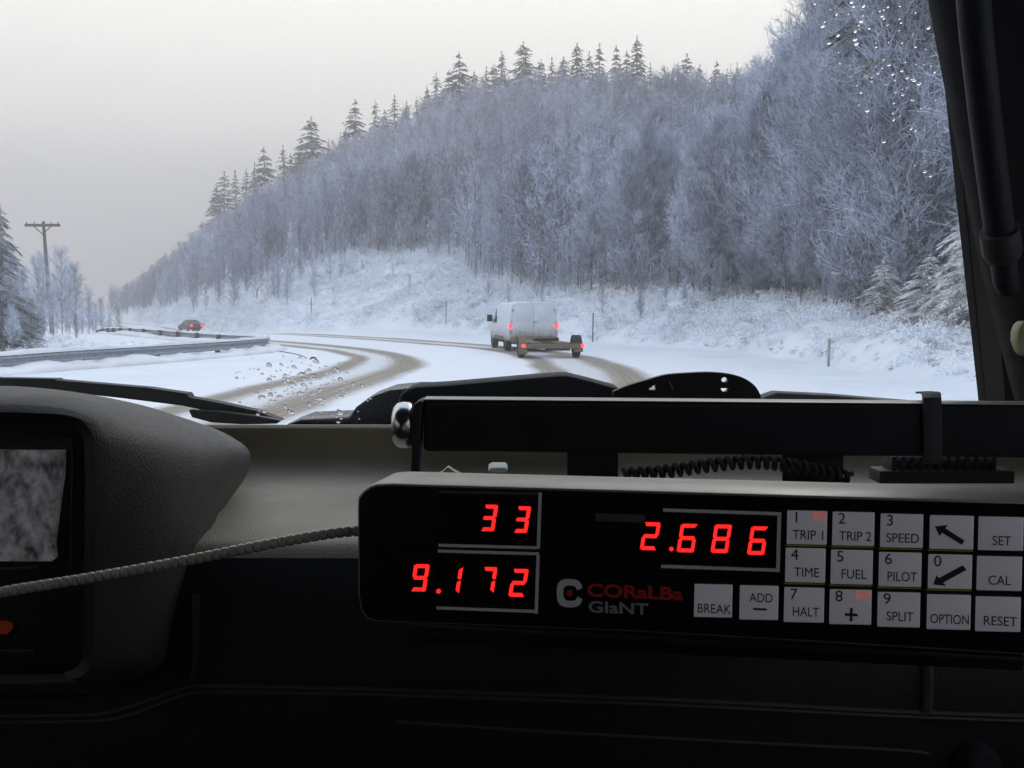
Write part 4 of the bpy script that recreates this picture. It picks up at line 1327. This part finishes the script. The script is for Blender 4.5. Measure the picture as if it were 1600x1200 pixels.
# strap round the bar
st = []
for a, b, dy in [(1442, 722, -.003), (1441, 640, -.003), (1443, 622, 0.0), (1448, 616, .006), (1455, 615, .016), (1456, 617, .028)]:
    st.append(P(a, b, YB) + Vector((0, dy, 0)))
wv = P(1469, 640, YB) - P(1441, 640, YB)
mb = MB()
rings = []
for p in st:
    rings.append([p, p + wv * 0.5 + Vector((0, -0.001, 0.0006)), p + wv, p + wv + Vector((0, 0.0025, -0.0016)), p + Vector((0, 0.0025, -0.0016))])
mb.loft(rings)
o = mb.build("strap", M['trim'], None, smooth=True, loc=tuple(P(1455, 660, YB)))
tag(o, "dark strap looped over the right end of the black bar", "strap")

# grey ribbed grip behind the bar on the right
mb = MB()
for k in range(12):
    a = 1390 + k * 14
    p = P(a, 722, 0.80); mb.box(p + Vector((0, 0, -0.002)), (0.004, 0.02, 0.016))
mb.box(P(1470, 742, 0.80), (0.105, 0.024, 0.010))
o = mb.build("vent_grille", M['trim'], truck, bevel=0.0008)

# ------------------------------------------------------------------ coiled cord
def helix(path, r, turns, tr, n=14):
    pts = catmull(path, 24)
    ds = [0]
    for i in range(1, len(pts)): ds.append(ds[-1] + (pts[i] - pts[i - 1]).length)
    out = []
    N = int(turns * n)
    for k in range(N + 1):
        d = ds[-1] * k / N
        i = min(int(np.searchsorted(ds, d, side='right') - 1), len(pts) - 2)
        p = pts[i].lerp(pts[i + 1], (d - ds[i]) / max(ds[i + 1] - ds[i], 1e-9))
        t = (pts[i + 1] - pts[i]).normalized()
        a = Vector((0, 0, 1)); a = (a - t * a.dot(t)).normalized(); b = t.cross(a)
        ang = 2 * PI * k / n
        out.append(p + (a * math.cos(ang) + b * math.sin(ang)) * r)
    return out


mb = MB()
hx = helix([P(974, 742, .70), P(1040, 737, .70), P(1110, 727, .70), P(1180, 722, .70), P(1250, 730, .705), P(1330, 748, .71)], 0.0036, 27, 0.0014, 14)
mb.tube(hx, 0.0019, 6)
o = mb.build("coiled_cord", M['trim'], None, smooth=True, loc=tuple(P(1100, 735, .70)))
tag(o, "dark coiled cord strung below the black bar above the trip meter", "cord")

# ------------------------------------------------------------------ ribbed cable on the left
cab = catmull([P(-900, 1120, .50), P(-500, 1032, .50), P(-160, 962, .50), P(0, 926, .502), P(140, 903, .505), P(280, 878, .508), P(420, 850, .510), P(520, 833, .512), P(575, 828, .514)], 40)
ds = [0]
for i in range(1, len(cab)): ds.append(ds[-1] + (cab[i] - cab[i - 1]).length)
pts, rad = [], []
step = 0.0042
d = 0
while d < ds[-1] - step:
    for fr, rr in ((0.0, 0.0022), (0.06, 0.0022), (0.12, 0.00275), (0.5, 0.00285), (0.88, 0.00275), (0.94, 0.0022)):
        q = d + step * fr
        i = min(int(np.searchsorted(ds, q, side='right') - 1), len(cab) - 2)
        pts.append(cab[i].lerp(cab[i + 1], (q - ds[i]) / (ds[i + 1] - ds[i]))); rad.append(rr)
    d += step
mb = MB(); mb.tube(pts, rad, 10)
M['cable'] = plastic("grey_conduit", (0.42, 0.40, 0.36), 0.25)
o = mb.build("ribbed_cable", M['cable'], None, smooth=True, loc=tuple(cab[60]), angle=180)
tag(o, "dark ribbed cable running from the left edge into the trip meter", "cable")

# ------------------------------------------------------------------ loose things on the dash
M['case'] = plastic("dark_canvas", (0.022, 0.024, 0.03), 0.8)
mb = MB()
mp_ = [(622, 640), (624, 618), (636, 608), (650, 604), (700, 601), (780, 594), (850, 588), (878, 586), (888, 586), (925, 595), (950, 602), (968, 606), (980, 620), (980, 640)]
mb.prism([P(a, b, 0.90) for a, b in mp_], (0, 0.05, 0))
o = mb.build("map_case", M['case'], None, bevel=0.0035, loc=tuple(P(800, 640, 0.92)))
tag(o, "black peaked map case lying behind the bar on the dash top", "case")

cu = bpy.data.curves.new("bracket", 'CURVE'); cu.dimensions = '2D'; cu.fill_mode = 'BOTH'; cu.extrude = 0.004; cu.bevel_depth = 0.0006
def spl(poly, cyc=True):
    s = cu.splines.new('POLY'); s.points.add(len(poly) - 1)
    for pt, (a, b) in zip(s.points, poly):
        q = P(a, b, 0.88); pt.co = (q.x, q.z, 0, 1)
    s.use_cyclic_u = True
outl = catmull([Vector((a, b, 0)) for a, b in [(958, 612), (980, 603), (1010, 594), (1040, 586), (1075, 583), (1110, 582), (1140, 585), (1162, 592), (1178, 604), (1186, 618)]], 5)
spl([(p.x, p.y) for p in outl] + [(1187, 634), (1187, 650), (958, 650)])
spl([(1131 + 6.5 * math.cos(a), 593 + 5.2 * math.sin(a)) for a in np.linspace(0, 2 * PI, 16)[:-1]])
spl([(1131 + 7.5 * math.cos(a), 605 + 8 * math.sin(a)) for a in np.linspace(0, PI, 12)] )
spl([(1011, 607), (1024, 598), (1025, 610), (1014, 610)])
tmp = bpy.data.objects.new("bracket_curve", cu); COL.objects.link(tmp)
bpy.context.view_layer.update()
bme = bpy.data.meshes.new_from_object(tmp.evaluated_get(bpy.context.evaluated_depsgraph_get()))
bpy.data.objects.remove(tmp)
bme.materials.clear(); bme.materials.append(M['black'])
bo = bpy.data.objects.new("bracket", bme); COL.objects.link(bo)
bo.rotation_euler = (PI / 2, 0, 0); bo.location = (0, 0.88, 0)
bpy.context.view_layer.update()
bo.matrix_basis = Matrix.Translation((0, 0.88, 0)) @ Matrix.Rotation(PI / 2, 4, 'X')
tag(bo, "rounded black bracket with two holes standing on the dash behind the bar", "bracket")
mb = MB(); mb.tube([P(a, b, 0.8745) for a, b in [(1046, 596), (1048, 601), (1051, 605), (1050, 608)]], 0.0006, 5); mb.build("wire", M['alu'], bo)

M['paper'] = plastic("white_scrap", (0.75, 0.75, 0.74), 0.6)
mb = MB()
mb.prism([P(a, b, 0.80) for a, b in [(762, 735), (768, 731), (790, 731), (794, 736), (788, 739), (766, 739)]], (0, 0.012, 0.003))
o = mb.build("clip", M['paper'], None, bevel=0.001, loc=tuple(P(778, 736, .8))); tag(o, "small white clip on the dash behind the trip meter", "clip")
mb = MB()
mb.prism([P(a, b, 0.78) for a, b in [(676, 744), (690, 738), (700, 729), (708, 735), (724, 743), (724, 752), (676, 752)]], (0, 0.008, 0))
o = mb.build("paper_scrap", M['cream'], None, bevel=0.001, loc=tuple(P(700, 740, .78))); tag(o, "crumpled pale paper scrap beside the leg of the black bar", "paper")

# ------------------------------------------------------------------ trip meter
TL, BL, TR = P(560, 762, 0.500), P(570, 966, 0.500), P(1600, 786, 0.438)
fu = (TR - TL).normalized()                       # along the face
fn = fu.cross(BL - TL).normalized()
if fn.y > 0: fn = -fn                             # out of the face, to the viewer
fv = fn.cross(fu).normalized()                    # up
if fv.z < 0: fv = -fv
FM = Matrix((fu, fv, fn)).transposed()            # columns


def fp(px, py, off=0.0):
    d = ray(px, py)
    t = (TL + fn * off - CAM).dot(fn) / d.dot(fn)
    return CAM + d * t


meter = tag(empty("trip_meter", fp(1100, 990, -0.01)), "black rally trip meter with red digits and rows of grey keys", "trip meter")
out = [(558, 790), (559, 776), (566, 767), (578, 759), (588, 756), (610, 755), (1000, 766), (1700, 786), (1700, 1030), (1300, 1006), (1000, 988), (590, 972), (572, 968), (563, 955), (559, 930)]
mb = MB(); mb.prism([fp(a, b) for a, b in out], -fn * 0.036)
mb.build("case", M['alu'], meter, bevel=0.0012)
inn = [(561, 792), (562, 779), (569, 770), (580, 762.5), (590, 760), (610, 759), (1000, 770.5), (1690, 790.5), (1690, 1026), (1300, 1002), (1000, 985), (591, 969), (575, 965), (566, 953), (562, 930)]
mb = MB(); mb.prism([fp(a, b, 0.0009) for a, b in inn], -fn * 0.002); plate = mb.build("face_plate", M['face'], meter)


def strip(poly, nm, mat, par, off=0.0013, th=0.0009):
    mb = MB(); mb.prism([fp(a, b, off) for a, b in poly], -fn * th); return mb.build(nm, M[mat], par)


def band(a, b, wpx, nm="border_line", mat='line', par=None):
    a = Vector((*a, 0)); b = Vector((*b, 0)); d = (b - a).normalized(); nn = Vector((-d.y, d.x, 0)) * wpx / 2
    strip([(p.x, p.y) for p in (a - nn, b - nn, b + nn, a + nn)], nm, mat, par)


M['linedim'] = plastic("dim_print", (0.10, 0.085, 0.09), 0.6)
d1 = strip([(684, 772), (841, 775), (838, 853), (682, 849)], "display", 'blackgloss', meter, 0.00105, 0.0007)
d2 = strip([(682, 869), (838, 873), (836, 951), (680, 946)], "display", 'blackgloss', meter, 0.00105, 0.0007)
d3 = strip([(1034, 802), (1214, 808), (1213, 886), (1032, 881)], "display", 'blackgloss', meter, 0.00105, 0.0007)
band((686, 768.5), (842, 771.5), 4, mat='linedim', par=d1); band((844, 769.5), (841, 857.5), 5, par=d1); band((685, 852), (838.5, 856), 4.5, par=d1)
band((684, 861), (842, 865.5), 4.5, par=d2); band((840.6, 868), (837.6, 959), 5, par=d2); band((682, 950), (835.2, 955.5), 4.5, par=d2)
band((1036, 797), (1221, 803), 5, par=d3); band((1217.8, 805.8), (1215.4, 894), 6, par=d3); band((1033, 885), (1212.5, 891), 5, par=d3)
strip([(931, 802), (1008, 805), (1007, 817), (930, 814)], "label_strip", 'linedim', meter)

SEG = {'0': 'abcdef', '1': 'bc', '2': 'abged', '3': 'abgcd', '6': 'acdefg', '7': 'abc', '8': 'abcdefg', '9': 'abcdfg'}


def seven(ch, cx, cy, w, h, par, slant=0.16, rot=0.02):
    """one slanted seven-segment figure; cx, cy its centre"""
    t = 5.6
    a = w / 2; b = h / 2
    g = 1.1
    quads_ = {
        'a': [(-a + g + 1, -b), (a - g, -b), (a - g - t * .6, -b + t), (-a + g + t * .6, -b + t)],
        'd': [(-a + g + t * .6, b - t), (a - g - t * .6, b - t), (a - g, b), (-a + g + 1, b)],
        'g': [(-a + g + t * .4, -t / 2), (a - g - t * .4, -t / 2), (a - g - t * .1, 0), (a - g - t * .4, t / 2), (-a + g + t * .4, t / 2), (-a + g + t * .1, 0)],
        'f': [(-a, -b + g), (-a + t, -b + g + t * .7), (-a + t, -g - t * .35), (-a + t * .4, -g), (-a, -g - 1)],
        'e': [(-a, g + 1), (-a + t * .4, g), (-a + t, g + t * .35), (-a + t, b - g - t * .7), (-a, b - g)],
        'b': [(a, -b + g), (a, -g - 1), (a - t * .4, -g), (a - t, -g - t * .35), (a - t, -b + g + t * .7)],
        'c': [(a, g + 1), (a, b - g), (a - t, b - g - t * .7), (a - t, g + t * .35), (a - t * .4, g)]}
    mb = MB()
    for s in SEG[ch]:
        poly = []
        for x, y in quads_[s]:
            xx = x - y * slant; yy = y + x * rot
            poly.append(fp(cx + xx, cy + yy, 0.0017))
        mb.prism(poly, -fn * 0.0005)
    mb.build("digit", M['led'], par)


seven('3', 764, 809.5, 22, 41, d1); seven('3', 815.5, 812, 22, 41, d1)
seven('9', 656, 903, 24, 42, d2); seven('1', 709, 906.5, 22, 42, d2); seven('7', 763, 906.5, 22, 40, d2); seven('2', 810, 911, 25, 43, d2)
seven('2', 1016, 838, 26, 43, d3); seven('6', 1074, 841, 27, 44, d3); seven('8', 1127, 842, 27, 44, d3); seven('6', 1184, 845, 27, 44, d3)


def dot(cx, cy, r, par):
    mb = MB(); mb.prism([fp(cx + r * math.cos(a), cy + r * math.sin(a), 0.0017) for a in np.linspace(0, 2 * PI, 14)[:-1]], -fn * 0.0005); mb.build("decimal_point", M['led'], par)


dot(685, 924, 3.6, d2); dot(1049, 858, 3.4, d3)


def text(s, px, py, hpx, nm, mat, par, off, align='LEFT', wpx=None, shear=0.0, bold=0.0):
    """flat lettering on the face: (px, py) is the left (or centre) end of the base line, hpx the height of a capital"""
    cu = bpy.data.curves.new(nm, 'FONT'); cu.body = s; cu.align_x = align; cu.extrude = 0.00006; cu.shear = shear; cu.offset = bold
    tmp = bpy.data.objects.new(nm, cu); COL.objects.link(tmp)
    bpy.context.view_layer.update()
    me = bpy.data.meshes.new_from_object(tmp.evaluated_get(bpy.context.evaluated_depsgraph_get()))
    bpy.data.objects.remove(tmp)
    p0 = fp(px, py, off)
    unit = (fp(px, py - hpx, off) - p0).length / 0.70
    xsn = [v.co.x for v in me.vertices]
    sx = unit
    if wpx and xsn:
        sx = (fp(px + wpx, py + wpx * 0.02, off) - p0).length / (max(xsn) - min(xsn))
    M4 = Matrix.Translation(p0) @ FM.to_4x4() @ Matrix.Diagonal((sx, unit, 1, 1))
    inv = (par.parent.matrix_basis @ par.matrix_basis).inverted() if par.parent else par.matrix_basis.inverted()
    me.transform(inv @ M4)
    me.materials.clear(); me.materials.append(M[mat])
    o = bpy.data.objects.new(nm, me); COL.objects.link(o); o.parent = par
    return o


# maker's mark and lettering
mb = MB()
ang = np.linspace(R(22), R(338), 40)
oc, ic = [], []
for a in ang:
    def rr(R_):  # rounded square-ish ring
        c, s = math.cos(a), math.sin(a)
        k = (abs(c) ** 3 + abs(s) ** 3) ** (-1 / 3)
        return R_ * k * c, R_ * k * s
    x, y = rr(20.0); oc.append((890 + x, 927 + y * 1.10 + x * .03))
    x, y = rr(11.0); ic.append((891 + x, 927 + y * 1.10 + x * .03))
n = len(oc)
vs_ = [fp(a, b, 0.0013) for a, b in oc + ic]; v2 = [p - fn * 0.0006 for p in vs_]
fs_ = [(k, k + 1, n + k + 1, n + k) for k in range(n - 1)] + [(2 * n + k, 3 * n + k, 3 * n + k + 1, 2 * n + k + 1) for k in range(n - 1)] + \
      [(k, 2 * n + k, 2 * n + k + 1, k + 1) for k in range(n - 1)] + [(n + k, n + k + 1, 3 * n + k + 1, 3 * n + k) for k in range(n - 1)] + [(0, n, 3 * n, 2 * n), (n - 1, 3 * n - 1, 4 * n - 1, 2 * n - 1)]
mb.add(vs_ + v2, fs_)
em = mb.build("emblem", M['line'], meter)
mb = MB(); mb.prism([fp(890.5 + 5 * math.cos(a), 927 + 5 * math.sin(a), 0.0013) for a in np.linspace(0, 2 * PI, 14)[:-1]], -fn * 0.0005); mb.build("dot", M['redprint'], em)
text("CORaLBa", 917, 931, 19, "lettering", 'redprint', plate, 0.0011, wpx=150, bold=0.03)
text("GIaNT", 919, 956, 17, "lettering", 'greyprint', plate, 0.0011, wpx=93, bold=0.02)

# keys
ROW1 = [(1230, 797), (1301, 799), (1376, 802), (1453, 804.5), (1529, 806.5)]
KW = [63, 66, 67, 69, 71]
KEYS = []
l1 = [("1", "TRIP 1"), ("2", "TRIP 2"), ("3", "SPEED"), ("", ""), ("", "SET")]
l2 = [("4", "TIME"), ("5", "FUEL"), ("6", "PILOT"), ("0", ""), ("", "CAL")]
l3 = [("7", "HALT"), ("8", "+"), ("9", "SPLIT"), ("", "OPTION"), ("", "RESET")]
for k in range(5):
    x, y = ROW1[k]; w_ = KW[k]
    KEYS.append((x, y, w_, 53, *l1[k], k, 0))
    KEYS.append((x - 2.5, y + 58.5 + k * 0.8, w_, 54, *l2[k], k, 1))
    KEYS.append((x - 4.5, y + 120 + k * 1.2, w_, 55, *l3[k], k, 2))
KEYS.append((1085, 912, 60, 52, "", "BREAK", -2, 2)); KEYS.append((1156, 914, 61, 54, "", "ADD", -1, 2))
M['keyglow'] = emit("red_key_lamp", (1.0, 0.30, 0.30), 0.16, (0.55, 0.42, 0.43))
M['greenglow'] = emit("green_key_backlight", (0.55, 0.75, 0.08), 0.035, (0.05, 0.05, 0.02))
for (x, y, w_, h_, num, word, col, row) in KEYS:
    def kp(u, v, off):   # u, v in 0..1 over the key
        return fp(x + u * w_ - v * 1.2, y + v * h_ + u * w_ * 0.022, off)
    mb = MB()
    mb.hexa([kp(0, 1, 0.0009), kp(1, 1, 0.0009), kp(1, 0, 0.0009), kp(0, 0, 0.0009), kp(0.015, .985, 0.0028), kp(.985, .985, 0.0028), kp(.985, 0.015, 0.0028), kp(0.015, 0.015, 0.0028)])
    ko = mb.build("key", M['key'], meter, bevel=0.0004)
    if word: ko["label"] = f"grey key marked {(num + ' ' + word).strip()}" if word != "ADD" else "grey key marked ADD and a minus sign"
    if num:
        a = (x + 8, y + 19)
        text(num, a[0], a[1], 17, "legend", 'ink', ko, 0.0029)
    if word in ("+",):
        for q in ([(x + w_ * .36, y + 38), (x + w_ * .66, y + 39), (x + w_ * .66, y + 43), (x + w_ * .36, y + 42)], [(x + w_ * .485, y + 30), (x + w_ * .545, y + 30), (x + w_ * .535, y + 51), (x + w_ * .475, y + 51)]):
            strip(q, "legend", 'ink', ko, 0.00315, 0.0004)
    elif word == "ADD":
        text("ADD", x + 15, y + 26, 14, "legend", 'ink', ko, 0.0029, wpx=36)
        strip([(x + 21, y + 36), (x + 42, y + 37), (x + 42, y + 40), (x + 21, y + 39)], "legend", 'ink', ko, 0.00315, 0.0004)
    elif word:
        ww = {"TRIP 1": 48, "TRIP 2": 50, "SPEED": 51, "SET": 29, "TIME": 39, "FUEL": 39, "PILOT": 46, "CAL": 35, "HALT": 41, "SPLIT": 42, "OPTION": 60, "RESET": 52, "BREAK": 52}[word]
        xo = {"TRIP 1": 8, "TRIP 2": 10, "SPEED": 8, "SET": 21, "TIME": 13, "FUEL": 15, "PILOT": 12, "CAL": 17, "HALT": 12, "SPLIT": 13, "OPTION": 4.5, "RESET": 11, "BREAK": 4}[word]
        text(word, x + xo, y + 45, 14.5, "legend", 'ink', ko, 0.0029, wpx=ww)
    if col == 3 and row == 0:
        poly = [(8, 18), (28, 16), (24, 21), (54, 40), (50, 47), (19, 28), (15, 33)]
        strip([(x + a, y + b) for a, b in poly], "arrow", 'ink', ko, 0.00315, 0.0004)
    if col == 3 and row == 1:
        poly = [(8, 48), (13, 34), (17, 38), (54, 18), (60, 25), (23, 45), (28, 50)]
        strip([(x + a, y + b) for a, b in poly], "arrow", 'ink', ko, 0.00315, 0.0004)
    if (num, word) in (("1", "TRIP 1"), ("8", "+")):
        strip([(x + w_ * .62, y + 2.5), (x + w_ * .96, y + 3), (x + w_ * .955, y + 15), (x + w_ * .62, y + 14.5)], "indicator_lamp", 'keyglow', ko, 0.00305, 0.0003)
    if 0 <= col <= 3 and row < 2:
        mb = MB(); mb.hexa([kp(-.03, 1.055, 0.0009), kp(1.0, 1.055, 0.0009), kp(1.0, 1.02, 0.0009), kp(-.03, 1.02, 0.0009), kp(-.03, 1.055, 0.0013), kp(1.0, 1.055, 0.0013), kp(1.0, 1.02, 0.0013), kp(-.03, 1.02, 0.0013)])
        mb.build("backlight_gap", M['greenglow'], ko)
# mounting bracket that carries the meter from the dash
mb = MB()
a0, a1 = fp(640, 985, -0.012), fp(1600, 1040, -0.012)
mb.hexa([a0, a1, Vector((a1.x, 0.672, a1.z - .004)), Vector((a0.x, 0.672, a0.z - .004)), a0 + Vector((0, 0, .004)), a1 + Vector((0, 0, .004)), Vector((a1.x, 0.672, a1.z)), Vector((a0.x, 0.672, a0.z))])
mb.build("mount_bracket", M['black'], meter, bevel=0.0008)
a0, a1 = fp(640, 968, -0.036), fp(1600, 1010, -0.036)
mb = MB(); mb.hexa([a0, a1, a1 - fn * 0.03, a0 - fn * 0.03] + [q + Vector((0, 0, -.012)) for q in (a0, a1, a1 - fn * 0.03, a0 - fn * 0.03)]); mb.build("rear_lug", M['black'], meter, bevel=0.0008)

# ------------------------------------------------------------------ water drops on the glass
def drop_mat():
    m, t, b = mat_new("water")
    b.inputs["Base Color"].default_value = (1, 1, 1, 1)
    b.inputs["Roughness"].default_value = 0.02
    b.inputs["IOR"].default_value = 1.333
    b.inputs["Transmission Weight"].default_value = 1.0
    n = noise(t, 400, 2)
    bp = t.nodes.new("ShaderNodeBump"); bp.inputs["Strength"].default_value = 0.15; bp.inputs["Distance"].default_value = 0.0005
    t.links.new(n.outputs["Fac"], bp.inputs["Height"]); t.links.new(bp.outputs[0], b.inputs["Normal"])
    return m


M['water'] = drop_mat()
bmd = bmesh.new(); bmesh.ops.create_icosphere(bmd, subdivisions=3, radius=1.0)
for v in bmd.verts:
    v.co.z = v.co.z * 0.55 if v.co.z > 0 else v.co.z * 0.12
dme = bpy.data.meshes.new("water_drop"); bmd.to_mesh(dme); bmd.free()
for p in dme.polygons: p.use_smooth = True
dme.materials.append(M['water'])
zq = (-Wn).to_track_quat('Z', 'Y')


def drops(n, region, label, group, rmin, rmax):
    k = 0
    while k < n:
        px, py = region()
        p = wpt(px, py, -0.0006)
        r = rmin + (rmax - rmin) * random.random() ** 2.5
        o = bpy.data.objects.new("water_drop", dme); COL.objects.link(o)
        o.location = p; o.rotation_mode = 'QUATERNION'; o.rotation_quaternion = zq
        o.scale = (r * random.uniform(0.8, 1.5), r * random.uniform(0.8, 1.3), r)
        tag(o, label, "water drop", group); k += 1


def reg_low():
    while True:
        px = random.gauss(460, 55); py = random.gauss(600, 30)
        if 365 < px < 615 and 552 < py < 660 and py > 555 + abs(px - 440) * 0.1: return px, py


def reg_up():
    while True:
        px = random.uniform(1250, 1478); py = abs(random.gauss(110, 90))
        if py < 290 and px < 1462 + py * 0.1 and px > 1240 + py * 0.55: return px, py


drops(190, reg_low, "clear water drop among the cluster low on the windscreen over the tyre tracks", "water drops low on the windscreen", 0.0009, 0.0030)
drops(90, reg_up, "clear water drop among those high on the windscreen beside the pillar", "water drops high on the windscreen", 0.0007, 0.0019)

# ------------------------------------------------------------------ haze
HZ = 0.0025
mb = MB(); mb.box((0, 300, 35), (1400, 1000, 140))
hz = mb.build("haze", M['snowcap'], None, loc=(0, 300, 35))
hm = bpy.data.materials.new("haze_air"); hm.use_nodes = True
ht = hm.node_tree; ht.nodes.clear()
ho = ht.nodes.new("ShaderNodeOutputMaterial"); hv = ht.nodes.new("ShaderNodeVolumePrincipled")
hv.inputs["Color"].default_value = (0.70, 0.662, 0.645, 1)
hv.inputs["Density"].default_value = HZ
hv.inputs["Anisotropy"].default_value = 0.3
ht.links.new(hv.outputs[0], ho.inputs["Volume"])
hz.data.materials.clear(); hz.data.materials.append(hm)
tag(hz, "pale winter haze in the air", None, None, "stuff")
